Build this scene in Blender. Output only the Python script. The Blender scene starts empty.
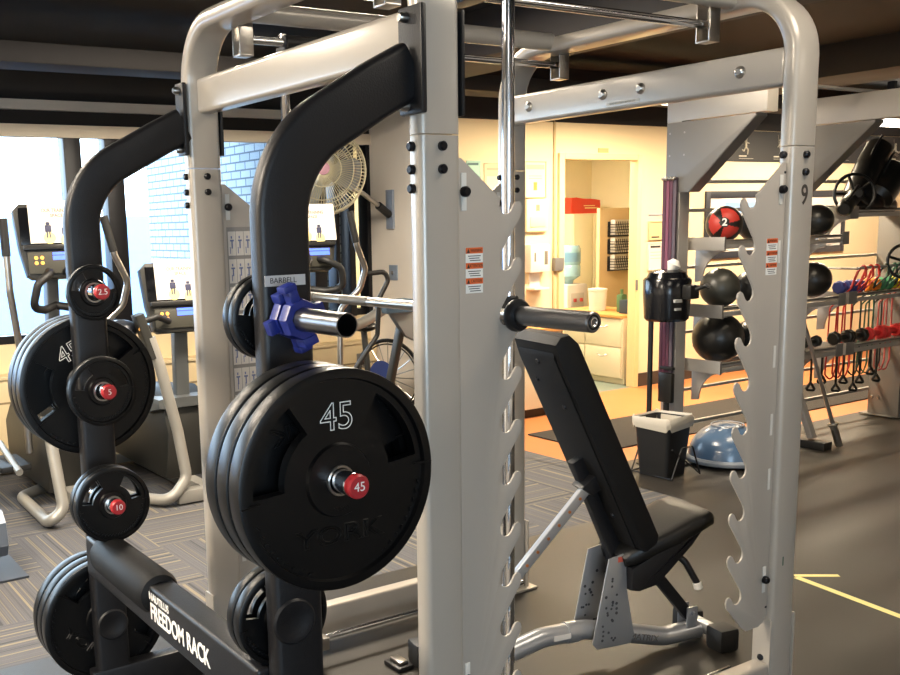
import bpy, bmesh, math, random
from mathutils import Vector, Matrix
random.seed(7)
S = bpy.context.scene
COL = S.collection
PI = math.pi
# ---------------------------------------------------------------- camera
def cam_axes(y, p, r):
    f = Vector((-math.cos(y)*math.cos(p), math.sin(y)*math.cos(p), -math.sin(p)))
    rt = f.cross(Vector((0, 0, 1))).normalized(); dn = f.cross(rt)
    c, s = math.cos(r), math.sin(r)
    return c*rt+s*dn, -s*rt+c*dn, f
rt, dn, fw = cam_axes(0.56549396, 0.1700853, 0.02665213)
FPX = 999.47; PX = 450-92.32; PY = 337.5+58.06
cd = bpy.data.cameras.new('camera'); cam = bpy.data.objects.new('camera', cd); COL.objects.link(cam)
m = Matrix((rt, -dn, -fw)).transposed().to_4x4(); m.translation = (0, 0, 1.65)
cam.matrix_world = m
cd.sensor_width = 36; cd.lens = FPX/900*36; cd.shift_x = (450-PX)/900; cd.shift_y = (PY-337.5)/900
cd.clip_start = .05; cd.clip_end = 300
S.camera = cam
# ---------------------------------------------------------------- world, exposure
W = bpy.data.worlds.new('sky'); S.world = W; W.use_nodes = True
wn = W.node_tree.nodes; bgn = wn['Background']
bgn.inputs[0].default_value = (.72, .87, 1, 1); bgn.inputs[1].default_value = 9
vs = S.view_settings; vs.view_transform = 'Standard'; vs.look = 'None'; vs.gamma = 1; vs.exposure = 0.36
S.cycles.max_bounces = 7; S.cycles.diffuse_bounces = 4; S.cycles.transparent_max_bounces = 12
S.cycles.sample_clamp_indirect = 6; S.cycles.caustics_reflective = False; S.cycles.caustics_refractive = False
WARM = (1, .82, .58); WARMN = (1, .87, .70); NEUT = (1, .90, .78)
def area(name, loc, sx, sy, power, color, rot=(0, 0, 0)):
    l = bpy.data.lights.new(name, 'AREA'); l.shape = 'RECTANGLE'; l.size = sx; l.size_y = sy; l.energy = power; l.color = color
    o = bpy.data.objects.new(name, l); COL.objects.link(o); o.location = loc; o.rotation_euler = rot
    return o
for nm, lc, sx_, sy_, ry in (('window_portal', (-7.50, .9, 1.6), 1.6, 8.0, -PI/2), ('window_portal', (3.15, -1.2, 1.45), 1.9, 3.2, PI/2)):
    o_ = area(nm, lc, sx_, sy_, 1, (1, 1, 1), (0, ry, 0)); o_.data.cycles.is_portal = True
# (x, y, z, sx, sy, watt, colour) of the ceiling fixtures
FIX = [(-2.6, -1.2, 2.9, 1.2, .6, 230, WARMN), (-1.2, 2.6, 2.9, .6, 1.2, 10, NEUT), (1.8, -1.0, 2.9, .6, 1.2, 10, NEUT),
       (-4.9, .2, 2.9, .6, 1.2, 130, WARMN), (-3.4, 5.0, 2.9, .6, 1.2, 22, WARM), (1.4, 5.5, 2.9, .6, 1.2, 14, NEUT),
       (-5.6, 6.6, 2.56, .3, 1.6, 128, WARM), (-5.6, 9.4, 2.60, .3, 1.6, 115, WARM), (-4.6, 2.7, 2.9, .6, 1.2, 150, WARMN)]  # last one is an added unseen lamp that brightens the fan wall and left side
# ---------------------------------------------------------------- materials
def lin(c): return tuple(((x/12.92) if x <= .04045 else ((x+.055)/1.055)**2.4) for x in c)
def hx(h): return lin(tuple(int(h[i:i+2], 16)/255 for i in (0, 2, 4)))+(1,)
MT = {}
def mat(name, col, rough=.5, metal=0, bump=None, var=None, coat=0, emit=None, spec=.5, aniso=None):
    if name in MT: return MT[name]
    m = bpy.data.materials.new(name); m.use_nodes = True; MT[name] = m
    nt = m.node_tree; b = nt.nodes['Principled BSDF']
    c = hx(col) if isinstance(col, str) else tuple(col)+(1,)
    b.inputs['Base Color'].default_value = c
    b.inputs['Roughness'].default_value = rough; b.inputs['Metallic'].default_value = metal
    b.inputs['Coat Weight'].default_value = coat; b.inputs['Coat Roughness'].default_value = .12
    b.inputs['Specular IOR Level'].default_value = spec
    tc = nt.nodes.new('ShaderNodeTexCoord')
    nz = nt.nodes.new('ShaderNodeTexNoise'); nt.links.new(tc.outputs['Object'], nz.inputs['Vector'])
    nz.inputs['Scale'].default_value = (bump[0] if bump else 12); nz.inputs['Detail'].default_value = 4
    if bump:
        bp = nt.nodes.new('ShaderNodeBump'); bp.inputs['Strength'].default_value = bump[1]; bp.inputs['Distance'].default_value = bump[2] if len(bump) > 2 else .002
        nt.links.new(nz.outputs['Fac'], bp.inputs['Height']); nt.links.new(bp.outputs['Normal'], b.inputs['Normal'])
    v = var if var is not None else .06
    n2 = nt.nodes.new('ShaderNodeTexNoise'); n2.inputs['Scale'].default_value = 5; n2.inputs['Detail'].default_value = 6
    nt.links.new(tc.outputs['Object'], n2.inputs['Vector'])
    mx = nt.nodes.new('ShaderNodeMix'); mx.data_type = 'RGBA'; mx.inputs[6].default_value = tuple(x*(1-v) for x in c[:3])+(1,); mx.inputs[7].default_value = tuple(min(1, x*(1+v)) for x in c[:3])+(1,)
    nt.links.new(n2.outputs['Fac'], mx.inputs[0]); nt.links.new(mx.outputs[2], b.inputs['Base Color'])
    if emit: b.inputs['Emission Color'].default_value = hx(emit[0]); b.inputs['Emission Strength'].default_value = emit[1]
    return m
RACK = mat('rack_paint', 'b0a89d', .3, .15, (140, .05), .03, coat=.35)
SLOTW = mat('slot_pale', 'd8d4cc', .5)
PLATEP = mat('catch_paint', 'b0a79c', .42, .1, (200, .05), .02)
CHROME = mat('chrome', 'd8dade', .12, 1, None, .02)
STEEL = mat('brushed_steel', 'b0aca6', .28, 1, (60, .1), .05)
SLEEVE = mat('sleeve_steel', '7d7c7d', .3, 1, (80, .1), .05)
BLK = mat('black_enamel', '101013', .42, .0, (240, .5, .0012), .15, spec=.42)
RUB = mat('plate_rubber', '060607', .34, 0, (180, .2, .0006), .15, spec=.35)
RUB2 = mat('black_rubber', '121212', .55, 0, (90, .2), .1)
BOLT = mat('bolt_black', '15151a', .35, .5)
BLUEPL = mat('collar_blue', '18256e', .4, 0)
RED = mat('cap_red', 'a3262c', .38, 0)
WHITE = mat('white_print', 'e8e6e0', .6)
ORANGE = mat('warning_orange', 'd8622c', .5)
TXT = mat('print_dark', '2a2623', .6)
TXTB = mat('print_bluegrey', '70789c', .6)
VINYL = mat('bench_vinyl', '0c0c0c', .42, 0, (120, .25, .001), .1, spec=.4)
VINYLB = mat('bench_vinyl_back', '070708', .6, 0, (120, .25, .001), .1, spec=.25)
BENCHM = mat('bench_silver', 'a8a9ab', .3, .6, (150, .1), .05, coat=.2)
WALLC = mat('wall_cream', 'e3cfa6', .75, 0, (40, .1), .02)
WALLW = mat('wall_offwhite', 'efe6da', .75, 0, (40, .1), .02)
CEILB = mat('ceiling_black', '120f0e', .8, 0, (20, .3), .2)
BEAMD = mat('duct_brown', '1f1a18', .7, 0, (20, .2), .2)
SILV = mat('machine_silver', '99968f', .35, .35, None, .05)
DARKPL = mat('machine_dark', '24231f', .45, 0, (100, .1), .1)
PAPER = mat('paper_white', 'd2cac0', .7)
PAPERY = mat('paper_cream', 'e9d4ac', .7)
STOR = mat('storage_grey', 'a6a19a', .42, .3, (100, .08), .04)
STORD = mat('storage_darkgrey', '7b7874', .45, .3, (100, .08), .04)
WOOD = mat('counter_wood', 'c48f4e', .5, 0, (8, .1), .12)
CABC = mat('cabinet_cream', 'cfc4a6', .55)
BALL = mat('ball_grey', '34342f', .38, 0, (60, .2), .08)
BALLB = mat('ball_black', '181715', .35, 0, (60, .2), .08)
FRAMEB = mat('window_black', '16161a', .4, .3)
def nodes_floor(name, c1, c2, scale, rough, bump):
    m = mat(name, c1, rough, 0, bump, 0); nt = m.node_tree
    mx = [n for n in nt.nodes if n.type == 'MIX'][0]; mx.inputs[6].default_value = hx(c1); mx.inputs[7].default_value = hx(c2)
    n2 = [n for n in nt.nodes if n.type == 'TEX_NOISE'][1]; n2.inputs['Scale'].default_value = scale; n2.inputs['Roughness'].default_value = .65
    return m
RUBFL = nodes_floor('rubber_floor', '26231f', '302c27', 3, .46, (300, .2, .002))
VINFL = nodes_floor('vinyl_orange', 'b06a3a', 'ba7544', 2, .42, (60, .05))
MATFL = nodes_floor('mat_dark', '231e19', '332c25', 60, .9, (200, .5, .004))
def carpet():
    m = bpy.data.materials.new('carpet_striped'); m.use_nodes = True; nt = m.node_tree; b = nt.nodes['Principled BSDF']
    L = nt.links.new; N = nt.nodes.new
    tc = N('ShaderNodeTexCoord'); mp = N('ShaderNodeMapping'); L(tc.outputs['Object'], mp.inputs[0])
    ck = N('ShaderNodeTexChecker'); ck.inputs['Scale'].default_value = 1.65; L(mp.outputs[0], ck.inputs[0])
    sp = N('ShaderNodeSeparateXYZ'); L(mp.outputs[0], sp.inputs[0])
    mix = N('ShaderNodeMix'); mix.data_type = 'FLOAT'; L(ck.outputs['Fac'], mix.inputs[0]); L(sp.outputs[0], mix.inputs[2]); L(sp.outputs[1], mix.inputs[3])
    cb = N('ShaderNodeCombineXYZ'); L(mix.outputs[0], cb.inputs[0])
    n1 = N('ShaderNodeTexNoise'); n1.noise_dimensions = '3D'; n1.inputs['Scale'].default_value = 34; n1.inputs['Detail'].default_value = 2; L(cb.outputs[0], n1.inputs[0])
    r = N('ShaderNodeValToRGB'); L(n1.outputs['Fac'], r.inputs[0])
    e = r.color_ramp.elements; e[0].position = .36; e[0].color = hx('3e3e42'); e[1].position = .60; e[1].color = hx('867c69')
    x = e.new(.47); x.color = hx('626164'); x = e.new(.54); x.color = hx('505055')
    n2 = N('ShaderNodeTexNoise'); n2.inputs['Scale'].default_value = 500; L(tc.outputs['Object'], n2.inputs[0])
    m2 = N('ShaderNodeMix'); m2.data_type = 'RGBA'; m2.blend_type = 'MULTIPLY'; m2.inputs[0].default_value = .5; L(r.outputs[0], m2.inputs[6]); L(n2.outputs['Color'], m2.inputs[7])
    L(m2.outputs[2], b.inputs['Base Color']); b.inputs['Roughness'].default_value = .95
    bp = N('ShaderNodeBump'); bp.inputs['Strength'].default_value = .4; bp.inputs['Distance'].default_value = .003; L(n2.outputs['Fac'], bp.inputs['Height']); L(bp.outputs[0], b.inputs['Normal'])
    return m
CARPET = carpet()
def brick(name, c1, c2, mo, w=.22, h=.082, axis='XZ'):
    m = bpy.data.materials.new(name); m.use_nodes = True; nt = m.node_tree; b = nt.nodes['Principled BSDF']; L = nt.links.new; N = nt.nodes.new
    tc = N('ShaderNodeTexCoord'); sp = N('ShaderNodeSeparateXYZ'); L(tc.outputs['Object'], sp.inputs[0]); cb = N('ShaderNodeCombineXYZ')
    L(sp.outputs['XYZ'.index(axis[0])], cb.inputs[0]); L(sp.outputs['XYZ'.index(axis[1])], cb.inputs[1])
    br = N('ShaderNodeTexBrick'); L(cb.outputs[0], br.inputs[0]); br.inputs['Scale'].default_value = 1
    br.inputs['Brick Width'].default_value = w; br.inputs['Row Height'].default_value = h; br.inputs['Mortar Size'].default_value = .009
    br.inputs['Color1'].default_value = hx(c1); br.inputs['Color2'].default_value = hx(c2); br.inputs['Mortar'].default_value = hx(mo)
    L(br.outputs[0], b.inputs['Base Color']); b.inputs['Roughness'].default_value = .9
    return m
def glass():
    m = bpy.data.materials.new('window_glass'); m.use_nodes = True; nt = m.node_tree; nt.nodes.clear()
    o = nt.nodes.new('ShaderNodeOutputMaterial'); t = nt.nodes.new('ShaderNodeBsdfTransparent'); g = nt.nodes.new('ShaderNodeBsdfGlossy'); g.inputs['Roughness'].default_value = .02
    t.inputs[0].default_value = (.93, .97, 1, 1)
    f = nt.nodes.new('ShaderNodeFresnel'); f.inputs[0].default_value = 1.3; mx = nt.nodes.new('ShaderNodeMixShader')
    nt.links.new(f.outputs[0], mx.inputs[0]); nt.links.new(t.outputs[0], mx.inputs[1]); nt.links.new(g.outputs[0], mx.inputs[2]); nt.links.new(mx.outputs[0], o.inputs[0])
    return m
GLASS = glass()
VINYLB = mat('bench_vinyl_back', '070708', .6, 0, (120, .25, .001), .1, spec=.25)
# ---------------------------------------------------------------- mesh builder
def fillet(P, r, n=7):
    P = [Vector(p) for p in P]; out = [P[0]]
    for i in range(1, len(P)-1):
        a, b, c = P[i-1], P[i], P[i+1]; rr = r[i-1] if isinstance(r, (list, tuple)) else r
        d1 = (a-b); d2 = (c-b); ang = d1.angle(d2)
        if ang > PI-.01 or rr <= 0: out.append(b); continue
        t = min(rr/math.tan(ang/2), d1.length*.49, d2.length*.49); rr = t*math.tan(ang/2)
        p1 = b+d1.normalized()*t; p2 = b+d2.normalized()*t
        cen = b+(d1.normalized()+d2.normalized()).normalized()*(rr/math.sin(ang/2))
        v1 = p1-cen; v2 = p2-cen; tot = v1.angle(v2)
        for k in range(n+1):
            f = k/n; out.append(cen+(v1*math.sin((1-f)*tot)+v2*math.sin(f*tot))/math.sin(tot))
    out.append(P[-1]); return out
def rrect(a, b, r, n=3):
    pts = []
    for cx_, cy_, s0 in ((a-r, b-r, 0), (-(a-r), b-r, 1), (-(a-r), -(b-r), 2), (a-r, -(b-r), 3)):
        for k in range(n+1):
            t = (s0+k/n)*PI/2; pts.append((cx_+r*math.cos(t), cy_+r*math.sin(t)))
    return pts
class MB:
    def __init__(s): s.bm = bmesh.new(); s.nosmooth = False
    def _merge(s, t, M=None):
        if M: bmesh.ops.transform(t, matrix=M, verts=t.verts)
        me = bpy.data.meshes.new('tmp'); t.to_mesh(me); t.free(); s.bm.from_mesh(me); bpy.data.meshes.remove(me); return s
    def box(s, x0, x1, y0, y1, z0, z1, bev=0, M=None, seg=2):
        t = bmesh.new(); bmesh.ops.create_cube(t, size=1)
        for v in t.verts: v.co = Vector(((x0+x1)/2+v.co.x*(x1-x0), (y0+y1)/2+v.co.y*(y1-y0), (z0+z1)/2+v.co.z*(z1-z0)))
        if bev: bmesh.ops.bevel(t, geom=t.edges, offset=bev, segments=seg, profile=.6, affect='EDGES')
        return s._merge(t, M)
    def prism(s, pts, axis, a0, a1, bev=0, M=None):
        # pts are in the two other axes, in order (yz for x, xz for y, xy for z)
        t = bmesh.new()
        def mk(u, v, a): return {'x': (a, u, v), 'y': (u, a, v), 'z': (u, v, a)}[axis]
        A = [t.verts.new(mk(u, v, a0)) for u, v in pts]; B = [t.verts.new(mk(u, v, a1)) for u, v in pts]
        t.faces.new(A); t.faces.new(B[::-1]); n = len(pts)
        for i in range(n): t.faces.new((A[i], B[i], B[(i+1) % n], A[(i+1) % n]))
        bmesh.ops.recalc_face_normals(t, faces=t.faces)
        if bev:
            ee = [e for e in t.edges if (e.verts[0] in A and e.verts[1] in A) or (e.verts[0] in B and e.verts[1] in B)]
            bmesh.ops.bevel(t, geom=ee, offset=bev, segments=2, profile=.6, affect='EDGES')
        return s._merge(t, M)
    def sweep(s, prof, path, up=None, M=None, scale=None):
        # prof (a,b): a along side = tangent x up, b along up
        t = bmesh.new(); P = [Vector(p) for p in path]; rings = []; n = len(prof); u = Vector(up) if up else None
        for i, p in enumerate(P):
            d = (P[min(i+1, len(P)-1)]-P[max(i-1, 0)]).normalized()
            if up: uu = Vector(up)
            else:
                if u is None: u = Vector((0, 0, 1)) if abs(d.z) < .9 else Vector((1, 0, 0))
                u = (u-d*u.dot(d)).normalized(); uu = u
            sd = d.cross(uu).normalized(); k = scale[i] if scale else 1
            # mitre
            if 0 < i < len(P)-1:
                d1 = (P[i]-P[i-1]).normalized(); ca = max(.5, d.dot(d1))
            else: ca = 1
            rings.append([t.verts.new(p+sd*(a*k/ca if up else a*k)+uu*b*k) for a, b in prof])
        for i in range(len(P)-1):
            for j in range(n): t.faces.new((rings[i][j], rings[i][(j+1) % n], rings[i+1][(j+1) % n], rings[i+1][j]))
        t.faces.new(rings[0][::-1]); t.faces.new(rings[-1])
        bmesh.ops.recalc_face_normals(t, faces=t.faces)
        return s._merge(t, M)
    def tube(s, path, r, seg=14, fil=0, M=None, scale=None):
        P = fillet(path, fil) if fil else path
        return s.sweep([(r*math.cos(2*PI*k/seg), r*math.sin(2*PI*k/seg)) for k in range(seg)], P, None, M, scale)
    def lathe(s, prof, org, axis, seg=32, M=None):
        t = bmesh.new(); ax = Vector(axis).normalized(); o = Vector(org)
        a = Vector((0, 0, 1)) if abs(ax.z) < .9 else Vector((1, 0, 0)); e1 = (a-ax*a.dot(ax)).normalized(); e2 = ax.cross(e1)
        rings = []
        for r, h in prof:
            if r < 1e-6: rings.append([t.verts.new(o+ax*h)])
            else: rings.append([t.verts.new(o+ax*h+(e1*math.cos(2*PI*k/seg)+e2*math.sin(2*PI*k/seg))*r) for k in range(seg)])
        for i in range(len(rings)-1):
            A, B = rings[i], rings[i+1]
            for k in range(seg):
                k2 = (k+1) % seg
                if len(A) == 1 and len(B) == 1: continue
                if len(A) == 1: t.faces.new((A[0], B[k], B[k2]))
                elif len(B) == 1: t.faces.new((A[k], B[0], A[k2]))
                else: t.faces.new((A[k], B[k], B[k2], A[k2]))
        bmesh.ops.recalc_face_normals(t, faces=t.faces)
        return s._merge(t, M)
    def cyl(s, p0, p1, r, seg=20, bev=0):
        p0 = Vector(p0); p1 = Vector(p1); h = (p1-p0).length
        pr = [(0, 0), (r-bev, 0), (r, bev), (r, h-bev), (r-bev, h), (0, h)] if bev else [(0, 0), (r, 0), (r, h), (0, h)]
        return s.lathe(pr, p0, p1-p0, seg)
    def sphere(s, c, r, sc=(1, 1, 1), seg=24):
        t = bmesh.new(); bmesh.ops.create_uvsphere(t, u_segments=seg, v_segments=seg//2, radius=r)
        for v in t.verts: v.co = Vector(c)+Vector((v.co.x*sc[0], v.co.y*sc[1], v.co.z*sc[2]))
        return s._merge(t)
    def text(s, body, size, org, xd, yd, ext=.0006, align='CENTER', outline=0, sx=1, bold=0):
        cu = bpy.data.curves.new('t', 'FONT'); cu.body = body; cu.size = size; cu.align_x = align; cu.align_y = 'CENTER'; cu.extrude = ext; cu.offset = bold
        if outline: cu.fill_mode = 'NONE'; cu.extrude = 0; cu.bevel_depth = outline; cu.bevel_resolution = 1
        ob = bpy.data.objects.new('t', cu); COL.objects.link(ob); bpy.context.view_layer.update()
        me = bpy.data.meshes.new_from_object(ob.evaluated_get(bpy.context.evaluated_depsgraph_get()))
        xd = Vector(xd).normalized(); yd = Vector(yd).normalized(); zd = xd.cross(yd); o = Vector(org)
        for v in me.vertices: v.co = o+xd*v.co.x*sx+yd*v.co.y+zd*v.co.z
        s.bm.from_mesh(me); bpy.data.meshes.remove(me); bpy.data.objects.remove(ob); bpy.data.curves.remove(cu); return s
    def xf(s, M): bmesh.ops.transform(s.bm, matrix=M, verts=s.bm.verts); return s
ORG = {}
def obj(name, mb, m, parent=None, loc=None, smooth=38, label=None):
    """one mesh object; vertices are given in the frame of its root thing (world if the root is not rotated)"""
    me = bpy.data.meshes.new(name)
    o = bpy.data.objects.new(name, me); COL.objects.link(o)
    org = ORG.get(parent.name, Vector()) if parent else Vector(loc or (0, 0, 0))
    bmesh.ops.translate(mb.bm, verts=mb.bm.verts, vec=-org)
    mb.bm.to_mesh(me); mb.bm.free()
    me.materials.append(m)
    for p in me.polygons: p.use_smooth = True
    me.set_sharp_from_angle(angle=math.radians(smooth))
    if parent: o.parent = parent; ORG[o.name] = org
    else: o.location = org; ORG[o.name] = org
    if label: o['label'] = label
    return o
def tag(o, label, cat, group=None):
    o['label'] = label; o['category'] = cat
    if group: o['group'] = group
    return o
def thing(name, loc, label, cat, group=None, local=False, rz=0):
    o = bpy.data.objects.new(name, None); o.empty_display_size = .1; COL.objects.link(o); o.location = loc; o.rotation_euler = (0, 0, rz)
    ORG[o.name] = Vector((0, 0, 0)) if local else Vector(loc)
    return tag(o, label, cat, group)
def struct(name, mb, m, parent=None):
    o = obj(name, mb, m, parent); o['kind'] = 'structure'; return o
def copy_tree(o, parent=None):
    c = o.copy(); COL.objects.link(c)
    if parent: c.parent = parent
    for ch in list(o.children): copy_tree(ch, c)
    return c
def place(proto, loc, label, rz=None, group=None):
    c = copy_tree(proto); c.location = loc; c['label'] = label
    if rz is not None: c.rotation_euler = (0, 0, rz)
    if group: c['group'] = group
    return c
# ================================================================ SETTING
WX = -7.58; DX = -6.72; FY = 4.97
# floors
struct('floor', MB().box(-9.6, 3.2, -3.2, 12.6, -.12, -.012).box(-3.8, 3.2, -3.2, 12.6, -.013, 0).box(-4.65, -3.8, 4.67, 12.6, -.013, 0), RUBFL)
fc = struct('floor_2', MB().box(WX, -3.8, -3.2, 4.67, -.012, 0).box(-4.65, -3.8, 4.66, 4.67, -.012, 0).box(WX, -4.65, 4.66, 4.80, -.012, 0), CARPET)
struct('floor_3', MB().box(DX, -4.65, 4.80, 12.6, -.012, 0), VINFL)
struct('floor_4', MB().box(-9.6, DX, FY+.06, 9.6, -.012, 0), mat('office_floor', '6c7468', .5))
mt = obj('floor_mat', MB().box(-5.7, -4.93, 5.17, 10.5, .0005, .011, .003), MATFL, loc=(-5.3, 7.5, 0)); tag(mt, 'long dark ribbed floor mat on the orange floor under the storage rack', 'mat')
# tape arrow on rubber floor
def strip(mb, a, b, w):
    a = Vector(a+(0,)); b = Vector(b+(0,)); n = (b-a).normalized().cross(Vector((0, 0, 1)))*w/2
    vs_ = [mb.bm.verts.new(p+Vector((0, 0, .0015))) for p in (a+n, b+n, b-n, a-n)]; lo = [mb.bm.verts.new(p) for p in (a+n, b+n, b-n, a-n)]
    mb.bm.faces.new(vs_)
    for i in range(4): mb.bm.faces.new((vs_[i], lo[i], lo[(i+1) % 4], vs_[(i+1) % 4]))
    bmesh.ops.recalc_face_normals(mb.bm, faces=mb.bm.faces); return mb
TAPE = mat('tape_yellow', 'e6d68c', .5)
tag(obj('floor_tape', strip(MB(), (-2.62, 4.02), (-1.55, 3.87), .035), TAPE, loc=(-2.2, 3.95, 0)), 'long pale yellow tape line running right across the dark rubber floor', 'tape')
tag(obj('floor_tape', strip(MB(), (-2.64, 4.03), (-2.52, 4.19), .03), TAPE, loc=(-2.66, 4.1, 0)), 'short pale yellow tape piece at the end of the long tape line', 'tape')
# ceiling, walls
struct('ceiling', MB().box(-9.6, 3.3, -3.3, 12.7, 2.95, 3.05), CEILB)
struct('wall_right', MB().box(-9.6, 3.3, 12.6, 12.7, 0, 2.95), WALLW)
struct('wall_near', MB().box(3.2, 3.3, -3.2, -2.8, 0, 2.95).box(3.2, 3.3, .4, 12.6, 0, 2.95).box(3.2, 3.3, -2.8, .4, 0, .5).box(3.2, 3.3, -2.8, .4, 2.4, 2.95), WALLW)
for k in range(2):
    y_ = -2.8+1.6*k
    wf = struct('window_%d' % (11+k), MB().box(3.22, 3.28, y_, y_+.05, .5, 2.4).box(3.22, 3.28, y_+1.55, y_+1.6, .5, 2.4).box(3.22, 3.28, y_+.05, y_+1.55, .5, .55).box(3.22, 3.28, y_+.05, y_+1.55, 2.35, 2.4), mat('window_black', '16161a', .4, .3))
    struct('glass', MB().box(3.245, 3.252, y_+.05, y_+1.55, .55, 2.35), GLASS, wf)
struct('wall_left', MB().box(-7.6, 3.2, -3.3, -3.2, 0, 2.95), WALLW)
# window wall X=WX, windows between y=-3.2 and FY
struct('wall_window', MB().box(WX-.12, WX, -3.2, FY, 0, .84).box(WX-.12, WX, -3.2, FY, 2.41, 2.95), WALLC)
struct('wall_fan', MB().box(-7.70, DX, FY, FY+.06, 0, 2.95), WALLW)
# door wall with opening 6.52..7.47, z<2.12
struct('wall_back', MB().box(DX-.06, DX, FY+.06, 6.49, 0, 2.49).box(DX-.06, DX, 7.46, 12.6, 0, 2.49).box(DX-.06, DX, 6.49, 7.46, 2.19, 2.49), WALLC)
struct('wall_upper', MB().box(DX-.12, DX+.02, FY+.06, 12.6, 2.49, 2.95).box(WX-.02, WX+.05, -3.2, FY, 2.60, 2.95), CEILB)
struct('trim_1', MB().box(WX, WX+.09, -3.2, FY, 2.52, 2.59), mat('trim_grey', 'c4beb4', .5))
struct('trim_2', MB().box(WX, WX+.05, -3.2, FY, 2.42, 2.52), CEILB)
struct('trim_3', MB().box(WX, WX+.07, -3.2, FY, 2.33, 2.42), mat('trim_cream', 'dccdb6', .6))
struct('trim_4', MB().box(DX, DX+.015, 6.385, 6.405, 0, 2.49), mat('trim_tan', 'c2a878', .6))
struct('baseboard_back', MB().box(DX, DX+.012, FY+.06, 6.5, 0, .12).box(DX, DX+.012, 7.52, 12.6, 0, .13), mat('base_dark', '3a322c', .5))
# ceiling ducts / beams running towards the camera
struct('ceiling_beam', MB().box(-6.7, 2, 4.2, 4.7, 2.66, 2.95, .01), BEAMD)
struct('ceiling_beam', MB().box(-6.7, 2, 7.6, 8.3, 2.70, 2.95, .01), BEAMD)
struct('ceiling_beam', MB().box(-7.4, 2, .2, .6, 2.74, 2.95, .01), BEAMD)
struct('ceiling_beam', MB().box(-6.4, -6.1, -3, 12, 2.62, 2.74, .01), BEAMD)
# window mullions
def winframe(i, y0, y1):
    b = MB().box(WX-.09, WX-.01, y0, y1, .84, .90).box(WX-.09, WX-.01, y0, y1, 2.36, 2.41)
    f = struct('window_%d' % i, b, FRAMEB)
    p = struct('glass', MB().box(WX-.06, WX-.052, y0, y1, .90, 2.36), GLASS, f)
for i, (a, b) in enumerate(((-3.2, -.6), (-.5, 2.27), (2.40, 2.58), (2.72, 4.38), (4.50, 4.66), (4.78, FY-.02))):
    winframe(i+1, a, b)
for k, (a, b) in enumerate(((-.6, -.5), (2.27, 2.40), (2.58, 2.72), (4.38, 4.50), (4.60, 4.64), (4.74, 4.80), (4.93, FY))):
    struct('trim_%d' % (5+k), MB().box(WX-.1, WX+.05, a, b, .84, 2.36, .006), FRAMEB)
# heater cover below windows
ht = thing('heater_cover', (WX+.1, 1.5, 0), 'long cream metal heater cover along the wall under the windows', 'heater')
obj('cover', MB().box(WX, WX+.14, -3.1, FY-.03, .05, .60, .006).box(WX, WX+.16, -3.1, FY-.03, .60, .625, .004), mat('heater_cream', 'd8c39a', .55), ht)
obj('grille_slot', MB().box(WX+.138, WX+.143, -3.1, FY-.03, .42, .435), mat('slot_tan', '8d7a5a', .6), ht)
so = thing('wall_outlet', (WX+.145, 4.78, .46), 'grey power outlet plate on the heater cover with a black plug in it', 'outlet')
obj('plate', MB().box(WX+.143, WX+.15, 4.72, 4.83, .385, .515, .002), STORD, so)
obj('plug', MB().box(WX+.15, WX+.18, 4.76, 4.79, .42, .45, .004).tube([(WX+.18, 4.775, .43), (WX+.24, 4.8, .30), (WX+.25, 4.86, .06), (WX+.4, 5-.1, .01)], .006, 8, .05), BLK, so)
# exterior
struct('exterior_wall', MB().box(-11.95, WX-.2, 4.6, 4.9, -3, 6), brick('brick_pale', '98a3ae', '8996a3', '505c68'))
struct('exterior_parapet', MB().box(-12.4, -12.2, -12, 4.6, -3, .45), brick('brick_dark', '2c3040', '343644', '566070', axis='YZ'))
struct('exterior_ground', MB().box(-60, WX-.2, -30, 40, -3.2, -3.0), mat('street', '3f5f86', .6))
struct('exterior_building', MB().box(-48, -40, -20, 30, -3, 2.2), mat('far_building', '7f9dc0', .8))
# door frame
df = struct('door_1', MB().box(DX-.07, DX+.03, 6.44, 6.505, 0, 2.225, .004).box(DX-.07, DX+.03, 7.445, 7.505, 0, 2.225, .004).box(DX-.07, DX+.03, 6.505, 7.445, 2.17, 2.225, .004), mat('door_frame', 'e2c993', .5))
struct('sign_plate', MB().box(DX+.002, DX+.008, 6.94, 7.07, 2.235, 2.275), mat('number_plate', 'c9a86a', .5), df)
struct('hinge', MB().box(DX+.03, DX+.04, 6.46, 6.49, 1.2, 1.3).box(DX+.03, DX+.045, 7.44, 7.46, .95, 1.05), STORD, df)
# office room beyond the door
OX = -9.3
struct('wall_office', MB().box(OX-.1, OX, FY+.06, 9.6, 0, 2.7).box(OX, DX-.12, 9.5, 9.6, 0, 2.7), mat('office_wall', 'efe2bd', .8))
struct('ceiling_office', MB().box(OX, DX-.12, FY+.06, 9.6, 2.6, 2.66), mat('office_ceiling', 'e8e2d2', .8))
area('office_light', (-8.2, 7.0, 2.55), 1.2, .6, 100, (1, .88, .66))
ol = thing('ceiling_light', (-8.2, 7.0, 2.6), 'ceiling light panel of the office behind the open doorway', 'light')
obj('diffuser', MB().box(-8.8, -7.6, 6.7, 7.3, 2.58, 2.6), mat('lamp_office', 'fff0d0', .5, emit=('fff0d0', 6)), ol)
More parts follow.
